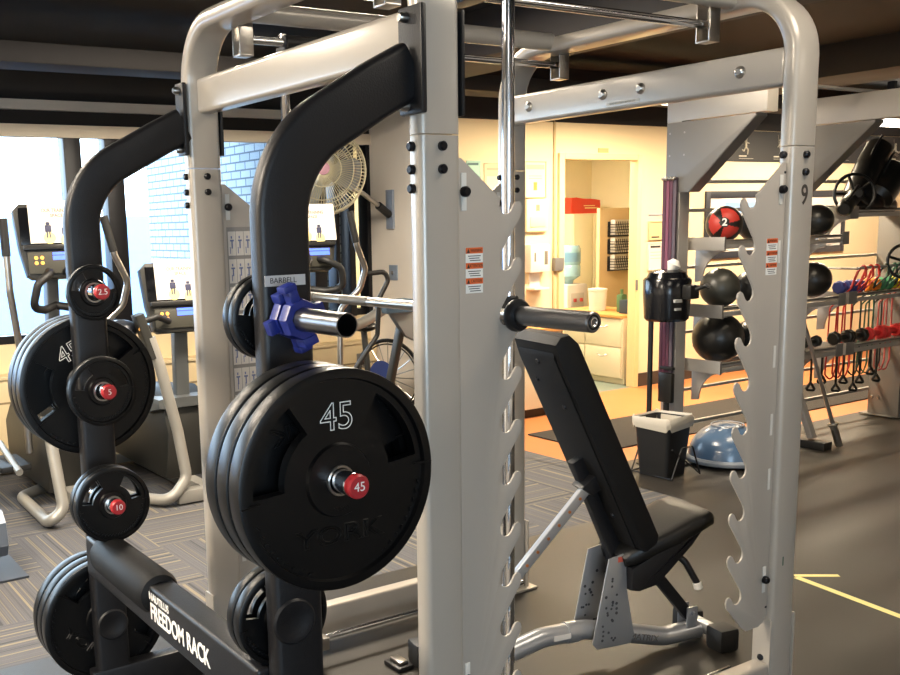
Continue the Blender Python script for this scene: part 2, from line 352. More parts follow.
# ================================================================ CEILING LIGHTS
for i, (x, y, z, sx, sy, w, c) in enumerate(FIX):
    area('ceiling_lamp', (x, y, z-.035), sx, sy, w, c)
    where = ['over the front left of the weight rack', 'over the front right of the weight rack', 'behind the photographer', 'over the carpet', 'over the adjustable bench side', 'far behind on the right', 'in front of the doorway wall', 'over the medicine balls', 'added out of view near the elliptical trainers to brighten the fan wall'][i]
    t = thing('ceiling_light', (x, y, z), 'rectangular ceiling light fixture '+where, 'light', 'ceiling light fixtures')
    obj('housing', MB().box(x-sx/2-.03, x+sx/2+.03, y-sy/2-.03, y+sy/2+.03, z, 2.951 if z > 2.8 else z+.05, .004), FRAMEB, t)
    obj('diffuser', MB().box(x-sx/2, x+sx/2, y-sy/2, y+sy/2, z-.02, z), mat('lamp_diffuser', 'fff4e0', .5, emit=('fff0d8', 5)), t)
# linear light over the storage shelves, seen at right
t = thing('ceiling_light', (-6.0, 10.8, 2.5), 'bright bare tube light fitting near the top right above the shelves', 'light')
obj('tube', MB().box(-6.1, -5.9, 9.85, 12.0, 2.505, 2.565, .02), mat('lamp_tube', 'fff6e6', .5, emit=('fff6e6', 9)), t)
obj('bracket', MB().box(-6.04, -5.96, 10.4, 10.44, 2.565, 2.95).box(-6.04, -5.96, 11.6, 11.64, 2.565, 2.95), FRAMEB, t)
for (x, y, z, r, l) in ((-5.2, 4.0, 2.56, .12, 'white round ceiling disc in the upper middle, the higher of two'), (-5.75, 4.45, 2.43, .12, 'white round ceiling disc in the upper middle, the lower of two')):
    t = thing('ceiling_speaker', (x, y, z), l, 'speaker')
    obj('disc', MB().lathe([(0, 0), (r*.8, 0), (r, .02), (r, .03), (r*.5, .05), (0, .05)], (x, y, z), (0, 0, 1), 28), mat('disc_white', 'b9b4ac', .5), t)
    obj('stem', MB().cyl((x, y, z+.05), (x, y, 2.95), .01, 10), FRAMEB, t)
# ================================================================ POWER RACK
XA, XB = -1.9475, -3.2775        # post centres (near, far)
YA, YB = 1.47, 2.88              # left arch, right arch
rack = thing('power_rack', (-2.6, 2.175, 0), 'large grey steel power rack with sawtooth bar catches and black plate storage arms', 'power rack')
PRO = rrect(.0275, .06, .018)
ZJ = 1.85
for y in (YA, YB):
    for x in (XA, XB):
        up = 1
        b = MB().sweep(PRO, [(x, y, .012), (x, y, ZJ)], (0, 1, 0))
        obj('post', b, RACK, rack)
    path = fillet([(XA, y, ZJ+.003), (XA, y, 2.315), (XB, y, 2.315), (XB, y, ZJ+.003)], .19, 12)
    obj('top_arch', MB().sweep(PRO, path, (0, 1, 0)), RACK, rack)
# cross beams
for y0, y1, far, near in ((1.45, 1.51, XB+.02, XA-.02), (2.83, 2.89, XB+.02, XA-.02)):
    obj('crossbeam', MB().box(far, near, y0, y1, 2.035, 2.15, .014, seg=3), RACK, rack)
nb = MB()
for px_, in ((-3.12,), (-2.72,), (-2.54,), (-2.13,)):
    nb.lathe([(0, .012), (.010, .012), (.014, .006), (.020, .003), (.020, 0)], (px_, 2.83, 2.095), (0, -1, 0), 12)
obj('bolt', nb, STEEL, rack)
lb = obj('label_strip', MB().box(-2.70, -2.545, 2.8285, 2.8305, 2.051, 2.063), mat('label_clear', 'cbc6bb', .4), rack)
obj('lettering', MB().text('READ ALL LABELS BEFORE USE', .009, (-2.6225, 2.828, 2.057), (1, 0, 0), (0, 0, 1), .0003), mat('print_faint', '9a948a', .6), lb)
# top side tubes, brackets, rails
for x in (-3.0, -2.17):
    obj('top_tube', MB().tube([(x, YA+.05, 2.325), (x, YB-.05, 2.325)], .032, 18), RACK, rack)
for x in (-3.05, -2.22):
    ye = 2.93 if x < -2.5 else 2.78
    rl = MB().tube([(x, 1.54, 2.250), (x, ye, 2.250)], .013, 14)
    obj('guide_rail', rl, CHROME, rack)
    for y in (1.53, ye):
        obj('rail_bracket', MB().box(x-.028, x-.022, y-.025, y+.025, 2.20, 2.33, .002).box(x+.022, x+.028, y-.025, y+.025, 2.20, 2.33, .002).box(x-.028, x+.028, y-.025, y+.025, 2.195, 2.201, .002).lathe([(0, .035), (.008, .035), (.011, .028), (.011, 0), (0, 0)], (x, y, 2.31), (1, 0, 0), 12), STEEL, rack)
for x in (-3.12, -2.06):
    obj('floor_rail', MB().tube([(x, 1.6, .10), (x, 2.80, .10)], .012, 14), CHROME, rack)
    obj('rail_cap', MB().cyl((x, 1.58, .10), (x, 1.66, .10), .022, 16, .003), BLK, rack)
# trolleys + vertical guide rods
for x, xr in ((-3.17, -3.05), (-2.0, -2.22)):
    s_ = 1 if x > xr else -1
    obj('guide_rod', MB().tube([(x, 1.745, .12), (x, 1.745, 2.3)], .0165, 18), CHROME, rack)
    tr = obj('trolley', MB().cyl((xr, 1.68, 2.250), (xr, 1.81, 2.250), .026, 18, .004).box(min(xr, x), max(xr, x), 1.715, 1.775, 2.212, 2.252, .004), BLK, rack)
    obj('floor_trolley', MB().box(min(x, x-s_*.09), max(x, x-s_*.09)+.02, 1.70, 1.79, .075, .125, .006), STEEL, rack)
# base beams and foot plates
for x in (XA-.005, XB+.005):
    obj('base_beam', MB().box(x-.03, x+.03, YA+.06, YB-.06, .04, .165, .012, seg=3), RACK, rack)
    for y, sg in ((YA, -1), (YB, 1)):
        obj('foot_plate', MB().box(x-.055, x+.055, y-.09, y+.10, .002, .012, .002), RACK, rack)
        for s2 in (-1, 1): obj('base_gusset', MB().box(x-.034, x+.034, y+s2*.062-.004, y+s2*.062+.004, .012, .32, .003), RACK, rack)
# catch plates (sawtooth), mirrored on both arches
SEATS = [1.664-.14*k for k in range(10)]
def catch_profile():
    p = [(1.527, 1.80), (1.545, 1.80), (1.668, SEATS[0]+.040)]
    for k, z in enumerate(SEATS):
        for a in range(0, 7):           # round seat
            t = PI*1.02+a*PI*.86/6; p.append((1.688+.022*math.cos(t), z+.022+.022*math.sin(t)))
        p += [(1.716, z+.026), (1.723, z+.031), (1.731, z+.031), (1.738, z+.025), (1.741, z+.013), (1.737, z-.002)]
        zn = z-.14
        if k < len(SEATS)-1: p += [(1.674, zn+.050), (1.667, zn+.036)]
    zl = SEATS[-1]
    p += [(1.66, zl-.085), (1.635, zl-.105), (1.57, zl-.105), (1.545, zl-.095), (1.527, zl-.07)]
    return p
CP = catch_profile()
def plates(x0, x1):
    out = []
    a = MB().prism(CP, 'x', x0, x1, .0008)
    b = MB().prism([(4.35-u, v) for u, v in CP][::-1], 'x', x0, x1, .0008)
    return a, b
for x0, x1 in ((-1.948, -1.942), (-3.276, -3.270)):
    a, b = plates(x0, x1)
    A = obj('catch_plate', a, PLATEP, rack, smooth=25); B = obj('catch_plate', b, PLATEP, rack, smooth=25)
    for pl, sg, yb in ((A, 1, 1.552), (B, -1, 2.798)):
        for z in (1.72, .46):
            obj('slot_plate', MB().box(x1, x1+.002, yb-.008, yb+.008, z-.045, z+.045, .0005), SLOTW, pl)
            obj('bolt', MB().lathe([(0, .016), (.009, .016), (.013, .011), (.013, 0), (0, 0)], (x1+.002, yb, z), (1, 0, 0), 14), BOLT, pl)
        if x1 > -2:
            if sg < 0:
                for z in (1.53, 1.20, .98, .80): obj('slot_plate', MB().box(x1, x1+.0015, yb-.002, yb+.009, z-.035, z+.035, .0005), SLOTW, pl)
            # warning labels: three stacked
            ly = 1.5835 if sg > 0 else 2.765
            for k, w in enumerate(('WARNING', 'ATTENTION', 'CAUTION')):
                zt = 1.585-.0375*k if sg > 0 else 1.572-.0375*k
                bd = obj('warning_label', MB().box(x1, x1+.0008, ly-.027, ly+.027, zt-.037, zt), WHITE, pl, label='white label with orange heading')
                obj('heading', MB().box(x1+.0008, x1+.0012, ly-.027, ly+.027, zt-.0145, zt), ORANGE, bd)
                tb = MB().text(w, .0105, (x1+.0014, ly+.006, zt-.0075), (0, 1, 0), (0, 0, 1), .0002, sx=.72)
                tb.prism([(ly-.0235, zt-.013), (ly-.0145, zt-.013), (ly-.019, zt-.002)], 'x', x1+.0012, x1+.0016)
                for q in range(3): tb.box(x1+.0008, x1+.0012, ly-.02+.003*q, ly+.02-.004*(q % 2), zt-.0215-.0055*q, zt-.0195-.0055*q)
                obj('lettering', tb, TXT, bd)
# exercise chart on the far-left catch plate
ch = MB(); ch2 = MB()
for k in range(7):
    z1 = 1.635-.098*k
    for j in range(3):
        ch.box(-3.270, -3.2695, 1.548+.031*j, 1.577+.031*j, z1-.085, z1)
        cxx = 1.5625+.031*j
        ch2.box(-3.2695, -3.2690, cxx-.002, cxx+.003, z1-.06, z1-.03).box(-3.2695, -3.2690, cxx-.007, cxx+.008, z1-.035, z1-.029).box(-3.2695, -3.2690, cxx-.004, cxx+.001, z1-.025, z1-.016).box(-3.2695, -3.2690, cxx-.009+.003*(k % 3), cxx-.006+.003*(k % 3), z1-.078, z1-.055)
cb_ = obj('exercise_chart', ch, PAPER, rack, label='grid of white exercise pictures')
obj('exercise_figures', ch2, TXTB, cb_)
obj('chart_border', MB().box(-3.2705, -3.2698, 1.543, 1.645, .955, 1.65), mat('chart_grey', '8b8580', .6), rack)
# post bolts
def pbolts(mb, x, y, z, d):
    return mb.lathe([(0, .013), (.008, .013), (.0115, .009), (.0115, 0), (0, 0)], (x, y, z), d, 12)
for y in (YA, YB):
    for x in (XA, XB):
        b = MB()
        for z in (1.825, 1.772):
            pbolts(b, x+.0275, y+.0, z, (1, 0, 0))
            pbolts(b, x-.005, y-.06, z, (0, -1, 0))
        pbolts(b, x-.005, y-.06, 1.728, (0, -1, 0)); pbolts(b, x-.005, y-.06, .18, (0, -1, 0))
        if x > -2.5 and y > 2:
            pbolts(b, x-.005, y-.06, .36, (0, -1, 0))
        obj('post_bolts', b, BOLT, rack)
obj('number_decal', MB().text('9', .086, (XA+.0282, 2.885, 1.70), (0, 1, 0), (0, 0, 1), .0003, sx=.85, bold=.0012), mat('print_charcoal', '3c3530', .6), rack)
obj('pen_mark', MB().box(XA+.0276, XA+.028, 2.862, 2.868, .50, .53), mat('ink_green', '3c5c4c', .6), rack)
# storage arms
def arm(x):
    yc, hw = (1.046, .064) if x > -2.5 else (1.028, .058)
    c = fillet([(x, 1.400, 1.995), (x, 1.300, 1.945), (x, yc, 1.80), (x, yc, .02)], [.2, .24], 14)
    return MB().sweep(rrect(hw, .0275, .016), c, (1, 0, 0))
AX = (-1.9475, -3.2775)
for x in AX:
    am = obj('storage_arm', arm(x), BLK, rack)
    obj('arm_flange', MB().box(x-.034, x+(.058 if x > -2.5 else .034), 1.393, 1.409, 1.895, 2.135, .006), BLK, am)
    obj('backing_plate', MB().box(x-.034, x+.030, 1.531, 1.541, 1.895, 2.135, .004), BLK, am)
    fb = MB()
    for z in (2.11, 1.915): fb.lathe([(0, .02), (.008, .02), (.012, .014), (.012, 0), (0, 0)], (x, 1.393, z), (0, -1, 0), 12)
    obj('flange_bolts', fb, STEEL, am)
    obj('arm_foot', MB().box(x-.03, x+.03, .95, 1.41, .02, .14, .01), BLK, rack)
    if x > -2.5:
        obj('label_strip', MB().box(x+.0275, x+.0285, .99, 1.09, 1.522, 1.545), mat('label_grey', 'b9b6b4', .5), am)
        obj('lettering', MB().text('BARBELL', .017, (x+.0287, 1.035, 1.5335), (0, 1, 0), (0, 0, 1), .0002), TXT, am)
# lettered lower bar between the arms, its roller pad
lowbar = obj('lower_bar', MB().box(AX[1]+.026, AX[0]-.026, .955, 1.035, .50, .635, .012, seg=3), BLK, rack)
obj('lettering', MB().text('NAUTILUS', .032, (-2.66, .954, .607), (1, 0, 0), (0, 0, 1), .0004, align='LEFT', bold=.0006).text('FREEDOM RACK', .070, (-2.655, .954, .560), (1, 0, 0), (0, 0, 1), .0004, align='LEFT', sx=.80, bold=.0016), WHITE, lowbar, label='white lettering')
obj('roller_pad', MB().lathe([(0, 0), (.05, 0), (.062, .008), (.065, .02), (.066, .24), (.066, .44), (.058, .465), (.04, .472), (.03, .468), (0, .468)], (-3.13, .990, .600), (1, 0, 0), 28), VINYLB, rack)
# weight horns: x tip, arm, z, front/back, number
def horn(x0, x1, z, num, tip=True, y=1.0, r=.0235, hollow=False):
    d = 1 if x1 > x0 else -1; L_ = abs(x1-x0)
    if hollow:
        h = obj('weight_horn', MB().lathe([(.0, .02), (.0225, .02), (.0225, L_), (.0245, L_), (.0245, 0), (0, 0)], (x0, y, z), (d, 0, 0), 30), SLEEVE, rack); return h
    h = obj('weight_horn', MB().lathe([(0, 0), (r, 0), (r, L_-.004), (r-.004, L_), (0, L_)], (x0, y, z), (d, 0, 0), 26), CHROME if num else STEEL, rack)
    if num:
        c = obj('end_cap', MB().lathe([(0, 0), (.0235, 0), (.0245, .004), (.0245, .016), (.021, .020), (0, .020)], (x1, y, z), (d, 0, 0), 28), RED, h, label='red end cap with a number')
        obj('number', MB().text(num, .026, (x1+.0206, y, z), (0, 1, 0), (0, 0, 1), .0002), WHITE, c)
    return h
F = AX[0]+.0275; G = AX[1]+.0275
horn(F, -1.597, 1.150, '45'); horn(F, -1.655, 1.455, None, hollow=True, y=1.03)
horn(G, -3.072, 1.462, '2.5', y=1.01); horn(G, -3.072, 1.146, '5', y=1.01); horn(G, -3.03, .780, '10')
for x, z, l_ in ((AX[0], 1.455, .12), (AX[0], .75, .14), (AX[1], 1.15, .24), (AX[1], .30, .24)): horn(x-.0275, x-l_, z, None, r=.0235, y=1.035)
for x, zz in ((AX[0], (.755, .30)), (AX[1], (.30,))):
    for z in zz: obj('hub_disc', MB().lathe([(0, .004), (.03, .004), (.035, .006), (.05, .006), (.055, .001), (.055, 0)], (x+.0275, 1.03, z), (1, 0, 0), 32), BLK, rack)
# ================================================================ WEIGHT PLATES
def plate_mesh(R, T, hub, slots, hole=.0262, rim=.10, nseg=96, body=.7):
    """weight plate about the X axis, front face at x=0, back at -T. slots: (a0,a1,r0,r1) degrees / metres"""
    rs = [hole, hub*.55, hub, hub+.004, R*.56, R*.60, R*.82, R*(1-rim), R*(1-rim)+.003, R-.006, R-.001, R]
    for a0, a1, r0, r1 in slots: rs += [r0, r1]
    rs = sorted(set(round(r, 5) for r in rs))
    def hgt(r):
        if r <= hub+1e-5: return -.003
        if r < R*(1-rim)+.002 and r > hub: return -.010 if r > hub+.003 else -.009
        if r > R-.0005: return -.006
        if r > R-.003: return -.002
        return 0
    an = sorted(set([round(360*k/nseg, 3) for k in range(nseg)]))
    bm = bmesh.new(); F_, B_ = {}, {}
    def inslot(r, a):
        for a0, a1, r0, r1 in slots:
            if r0-1e-6 <= r <= r1+1e-6 and a0 < a < a1: return True
        return False
    n = len(an)
    for i, r in enumerate(rs):
        for j, a in enumerate(an):
            t = math.radians(a); rr = r
            F_[i, j] = bm.verts.new((hgt(r), rr*math.cos(t), rr*math.sin(t)))
            B_[i, j] = bm.verts.new((-T-hgt(r), rr*math.cos(t), rr*math.sin(t)))
    cell = {}
    for i in range(len(rs)-1):
        for j in range(n):
            am = (an[j]+(an[j+1] if j+1 < n else 360))/2; cell[i, j] = not inslot((rs[i]+rs[i+1])/2, am)
    for (i, j), on in cell.items():
        if not on: continue
        j2 = (j+1) % n
        bm.faces.new((F_[i, j], F_[i+1, j], F_[i+1, j2], F_[i, j2])); bm.faces.new((B_[i, j], B_[i, j2], B_[i+1, j2], B_[i+1, j]))
        if i == 0 or not cell[i-1, j]: bm.faces.new((F_[i, j], F_[i, j2], B_[i, j2], B_[i, j]))
        if i == len(rs)-2 or not cell[i+1, j]: bm.faces.new((F_[i+1, j], B_[i+1, j], B_[i+1, j2], F_[i+1, j2]))
        if not cell[i, (j-1) % n]: bm.faces.new((F_[i, j], B_[i, j], B_[i+1, j], F_[i+1, j]))
        if not cell[i, j2]: bm.faces.new((F_[i, j2], F_[i+1, j2], B_[i+1, j2], B_[i, j2]))
    bmesh.ops.delete(bm, geom=[v for v in bm.verts if not v.link_faces], context='VERTS')
    bmesh.ops.recalc_face_normals(bm, faces=bm.faces)
    mb = MB(); mb.bm.free(); mb.bm = bm; return mb
def make_plate(name, R, T, hub, slots, num, numsize, label, rim=.10, marks=True):
    t = thing(name, (0, 0, -20), label, 'weight plate', local=True)
    body = obj('disc', plate_mesh(R, T, hub, slots, rim=rim), RUB, t, smooth=30)
    b = MB()
    # raised rib lines beside the grips and rim studs
    for a in (2, 186):
        c_, s_ = math.cos(math.radians(a)), math.sin(math.radians(a))
        b.tube([(-.004, c_*R*.80, s_*R*.80), (.0005, c_*R*.985, s_*R*.985)], .0016*R/.225+.0006, 6)
    if marks:
        for k in range(26):
            a = math.radians(200+k*6.0)
            if 248 < math.degrees(a) < 300 and R > .2: continue
            rr = R*(1-rim)-.008
            c_, s_ = math.cos(a), math.sin(a)
            b.box(-.010, -.0055, -.002, .002, -.005, .005, .0006, M=Matrix.Translation((0, rr*c_, rr*s_))@Matrix.Rotation(a+.5, 4, 'X'))
    obj('rim_relief', b, RUB, t)
    obj('bore_ring', MB().lathe([(.0263, -.006), (.0263, .0005), (.031, .0005), (.032, -.004)], (0, 0, 0), (1, 0, 0), 32), STEEL, t)
    if num:
        obj('number', MB().text(num, numsize, (-.0085, 0, R*.56), (0, 1, 0), (0, 0, 1), outline=.0011), WHITE, t, label='white outlined number')
        obj('lettering', MB().text('YORK', .050, (-.0095, 0, -R*.50), (0, 1, 0), (0, 0, 1), outline=.002, sx=1.5).text('YORK', .014, (-.0028, 0, -hub*.8), (0, 1, 0), (0, 0, 1), outline=.0004), RUB, t)
    return t
used45 = 0
PL45 = make_plate('weight_plate', .225, .046, .072, [(8, 60, .122, .190), (122, 184, .122, .190)], '45', .078, '')
S3 = lambda R: [(8, 62, R*.52, R*.80), (118, 172, R*.52, R*.80)]
PL25 = make_plate('weight_plate', .165, .042, .05, S3(.165), None, 0, '', rim=.12)
PL10 = make_plate('weight_plate', .130, .034, .045, S3(.130), None, 0, '', rim=.12)
PL5 = make_plate('weight_plate', .112, .030, .042, S3(.112), None, 0, '', rim=.13)
PL2 = make_plate('weight_plate', .088, .024, .040, S3(.088), None, 0, '', rim=.15)
used = set()
def put(pl, x, z, label, group=None, y=1.0, sc=1, rx=0):
    if sc != 1 or rx:
        c = place(pl, (x, y, z), label, group=group); c.scale = (sc, sc, sc); c.rotation_euler = (rx, 0, 0); return c
    if pl.name not in used:
        used.add(pl.name); pl.location = (x, y, z); pl['label'] = label
        if group: pl['group'] = group
        return pl
    return place(pl, (x, y, z), label, group=group)
ordn = {0: 'outermost', 1: 'second', 2: 'third', 3: 'innermost'}
for k in range(3):
    put(PL45, -1.645-.0535*k, 1.149, ['large black 45 pound plate in front, its white 45 fully in view', 'large black plate directly behind the front 45 pound plate', 'large black plate at the back of the front stack, nearest the storage arm'][k], 'big plates on the front horn', rx=(0, PI+.2, PI-.3)[k])
for k in range(3):
    put(PL45, AX[1]-.034-.0555*k, 1.133, ['large black 45 pound plate behind the left storage arm, half its 45 showing', 'large black plate, middle of the three behind the left storage arm', 'large black plate furthest back behind the left storage arm'][k], 'big plates behind the left arm', y=1.030, sc=1.045, rx=(.48, 3.5, 3.0)[k])
    put(PL45, AX[1]-.034-.0555*k, .2955, ['large black plate low on the left arm, nearest of its stack', 'large black plate low on the left arm, middle of its stack', 'large black plate low on the left arm, furthest of its stack'][k], 'big plates low on the left arm', y=1.03, sc=.97, rx=(-.75, -2.3, 2.9)[k])
put(PL2, -3.10, 1.459, 'smallest black plate, topmost on the left arm, around the uppermost red cap', y=1.0)
put(PL5, -3.10, 1.143, 'small black plate around the middle red cap of the left arm', y=1.005)
put(PL10, -3.06, .777, 'black ring-grip plate above the roller pad, in front of its twin', sc=.95); put(PL10, -3.098, .777, 'black ring-grip plate above the roller pad, behind its twin', sc=.95)
put(PL2, AX[0]-.034, 1.449, 'black plate behind the front arm level with the blue collars, nearer one', y=1.037, sc=1.1); put(PL2, AX[0]-.064, 1.449, 'black plate behind the front arm level with the blue collars, farther one', y=1.037, sc=1.1)
put(PL5, AX[0]-.034, .743, 'medium black plate low behind the front arm, nearer of two', y=1.037, sc=1.06); put(PL5, AX[0]-.070, .743, 'medium black plate low behind the front arm, farther of two', y=1.037, sc=1.06)
for pr_ in (PL25, PL10):
    for ch_ in list(pr_.children): bpy.data.objects.remove(ch_)
    bpy.data.objects.remove(pr_)
# blue spring collars on the hollow horn
def collar(x, ang, label):
    t = thing('barbell_collar', (x, 1.03, 1.455), label, 'collar', local=True)
    b = MB().lathe([(.0262, -.016), (.0262, .016), (.042, .016), (.045, .010), (.045, -.010), (.042, -.016), (.0262, -.016)], (0, 0, 0), (1, 0, 0), 8)
    obj('ring', b, BLUEPL, t)
    R_ = Matrix.Rotation(ang, 4, 'X')
    obj('lever', MB().box(-.014, .014, -.012, .012, .038, .070, .005, M=R_).box(-.018, .018, -.02, .012, .064, .080, .005, M=R_), BLUEPL, t)
    obj('hinge_block', MB().box(-.018, .018, -.018, .018, -.060, -.040, .004, M=R_).box(-.012, .012, .036, .060, -.016, .016, .004, M=R_), BLUEPL, t)
    obj('clamp_pad', MB().box(-.017, .017, .024, .034, -.01, .01, .002, M=R_), BLK, t)
    return t
collar(-1.885, 3.5, 'blue plastic barbell collar pushed against the storage arm'); collar(-1.843, .35, 'blue plastic barbell collar nearer the open end of the steel horn')
# ================================================================ BARBELL
BY, BZ = 1.715, 1.409
bar = thing('barbell', (-2.58, BY, BZ), 'steel barbell held across the rack with a thick grey sleeve and black collar', 'barbell')
obj('shaft', MB().tube([(-3.25, BY, BZ), (-1.94, BY, BZ)], .0145, 18), STEEL, bar)
kn = MB()
for a, b in ((-3.1, -2.95), (-2.78, -2.62), (-2.35, -2.2)): kn.tube([(a, BY, BZ), (b, BY, BZ)], .0152, 18)
obj('knurling', kn, mat('knurl', '7b7873', .5, .9, (900, .6, .001), .2), bar)
for s_, x0 in ((1, -1.935), (-1, -3.262)):
    ln = .27
    sl = obj('sleeve', MB().lathe([(0, 0), (.0252, 0), (.0252, ln-.003), (.0225, ln), (.019, ln), (.019, ln-.003), (.013, ln-.003), (.013, ln-.001), (0, ln-.001)], (x0, BY, BZ), (s_, 0, 0), 32), SLEEVE, bar)
    obj('end_ring', MB().lathe([(.014, ln-.0035), (.0185, ln-.0035), (.0185, ln-.0015), (.014, ln-.0015)], (x0, BY, BZ), (s_, 0, 0), 28), BLK, sl)
    obj('end_cap', MB().lathe([(.0, ln-.002), (.006, ln-.002), (.009, ln+.001), (.0115, ln+.001), (.0122, ln-.0015)], (x0, BY, BZ), (s_, 0, 0), 28), CHROME, sl)
    obj('sleeve_collar', MB().lathe([(.0253, -.004), (.040, -.004), (.042, 0), (.042, .010), (.037, .018), (.0253, .020)], (x0, BY, BZ), (s_, 0, 0), 32), BLK, sl)
for x in (-3.17, -2.0):
    obj('slider', MB().cyl((x, 1.745, BZ-.045), (x, 1.745, BZ+.045), .027, 20, .004), BLK, bar)
# ================================================================ BENCH
BR = -.20
bench = thing('weight_bench', (-2.505, 2.69, 0), 'adjustable black padded weight bench on a silver frame, backrest raised', 'bench', local=True, rz=BR)
# local frame: y along the bench (towards the seat end), x across
def padprism(prof, x0, x1, bev): return MB().prism(prof, 'x', x0, x1, bev)
a0 = Vector((0, .05, .455)); d = Vector((0, -.435, .90)).normalized(); nrm = Vector((0, d.z, -d.y))
def backpt(s, h): v = a0+d*s+nrm*h; return (v.y, v.z)
prof = [backpt(s, h) for s, h in ((0, .0), (0, .055), (.03, .075), (.83, .075), (.875, .055), (.885, .02), (.87, -.012), (.80, -.020), (.04, -.020))]
obj('backrest', MB().prism(prof, 'x', -.140, .140, .016), VINYLB, bench)
obj('backrest_cover', MB().prism([backpt(s, h) for s, h in ((.03, -.018), (.03, -.026), (.82, -.026), (.84, -.018))], 'x', -.118, .118, .006), VINYLB, bench)
bb = MB()
for s, x in ((.80, .0), (.62, .05), (.72, -.06), (.16, .06), (.30, -.06)):
    p_ = backpt(s, -.026); bb.lathe([(0, .005), (.008, .005), (.010, 0), (0, 0)], (x, p_[0], p_[1]), (0, -nrm.y, -nrm.z), 10)
obj('bolt', bb, BOLT, bench)
obj('back_spine', MB().sweep(rrect(.03, .02, .006), [(0, )+backpt(-.09, -.050), (0, )+backpt(.40, -.040)], (1, 0, 0)), BLK, bench)
c0 = Vector((0, .045, .375)); dd = Vector((0, .42, .155)).normalized(); n2 = Vector((0, -dd.z, dd.y))
def seatpt(s, h): v = c0+dd*s+n2*h; return (v.y, v.z)
pw = [( .11, 0), (.12, .20), (.145, .40), (.14, .44)]
def seat_pad():
    t = bmesh.new(); rings = []
    for s, w, hh in ((-.03, .085, .0), (0, .105, .008), (.08, .120, .010), (.18, .138, .010), (.29, .140, .010), (.345, .128, .004), (.37, .10, -.008)):
        r = []
        for a in range(20):
            th = 2*PI*a/20; cx_ = math.copysign(abs(math.cos(th))**.35, math.cos(th)); cz_ = math.copysign(abs(math.sin(th))**.5, math.sin(th))
            hgt_ = .034 if s not in (-.03, .37) else .022
            yy, zz = seatpt(s, .045+hh+cz_*hgt_); r.append(t.verts.new((cx_*w, yy, zz)))
        rings.append(r)
    for i in range(len(rings)-1):
        for a in range(20): t.faces.new((rings[i][a], rings[i][(a+1) % 20], rings[i+1][(a+1) % 20], rings[i+1][a]))
    t.faces.new(rings[0]); t.faces.new(rings[-1]); bmesh.ops.recalc_face_normals(t, faces=t.faces)
    return MB()._merge(t)
obj('seat', seat_pad(), VINYL, bench, smooth=50)
obj('seat_frame', MB().sweep(rrect(.028, .022, .006), [(0, )+seatpt(-.07, -.035), (0, )+seatpt(.31, -.02)], (1, 0, 0)), BLK, bench)
obj('seat_shell', MB().prism([seatpt(s, h) for s, h in ((-.02, -.08), (.06, -.095), (.25, -.025), (.33, .02), (.33, .03), (-.02, .02), (-.05, -.06))], 'x', -.10, .10, .012), BLK, bench)
def SP(x0, x1): return MB().prism([(-.06, .425), (.045, .445), (.050, .41), (.015, .385), (.020, .30), (.055, .12), (.040, .085), (-.105, .085), (-.125, .11)][::-1], 'x', x0, x1, .001)
for sx in (.062, -.070):
    sp_ = obj('side_plate', SP(sx, sx+.006), BENCHM, bench)
    sk = MB()
    for q in range(40): 
        yy = -.10+random.random()*.13; zz = .10+random.random()*.29
        if yy < -.14+(zz-.1)*.33: yy += .05
        if yy > -.02 or yy < -.15+(zz-.1)*.42: continue
        sk.lathe([(0, .0006), (.0035+random.random()*.003, .0006), (.005, 0), (0, 0)], (sx+.0062, yy, zz), (1, 0, 0), 8)
    obj('scuff_marks', sk, mat('scuff', '3c3c40', .6), sp_)
obj('pivot_bolt', MB().cyl((-.085, .015, .425), (.082, .015, .425), .011, 14, .002), STEEL, bench)
obj('caution_sticker', MB().box(.0685, .069, -.022, .006, .408, .428).box(.069, .0693, -.016, .003, .414, .424), mat('sticker_red', 'c05a48', .5), bench)
# base tube
bt = fillet([(0, -.66, .07), (0, -.47, .10), (0, -.30, .142), (0, -.12, .142), (0, .08, .092), (0, .24, .050), (0, .40, .055)], .18, 5)
obj('base_tube', MB().tube(bt, .037, 20), BENCHM, bench)
obj('lettering', MB().text('MATRIX', .034, (.0385, .125, .080), (0, 1, -.26), (0, .26, 1), .001, sx=1.1), mat('print_silver_dark', '6f6a66', .5), bench)
obj('tube_label', MB().box(.0372, .0382, -.27, -.19, .135, .155, M=None), PAPER, bench)
obj('tube_collar', MB().tube([(0, -.20, .142), (0, -.155, .142)], .041, 20), BENCHM, bench)
for y0, w in ((.44, .10), (-.66, .26)):
    obj('foot_bar', MB().tube([(-w+.02, y0, .055), (w-.02, y0, .055)], .028, 16), BENCHM, bench)
    for s_ in (-1, 1):
        obj('rubber_foot', MB().box(s_*w-.045, s_*w+.045, y0-.045, y0+.045, .002, .095, .016), RUB2, bench)
obj('seat_strut', MB().sweep(rrect(.022, .014, .004), [(0, .355, .12), (0, .17, .34)], (1, 0, 0)), BLK, bench)
obj('strut_lug', MB().box(-.030, -.022, .33, .38, .05, .16, .006).box(.022, .030, .33, .38, .05, .16, .006).cyl((-.04, .355, .135), (.042, .355, .135), .008, 12), BENCHM, bench)
obj('adjust_lever', MB().tube([(.02, .23, .42), (.08, .27, .37), (.10, .31, .29)], .013, 12, .03), BLK, bench)
obj('lever_tip', MB().cyl((.10, .310, .292), (.103, .316, .265), .016, 12, .003), WHITE, bench)
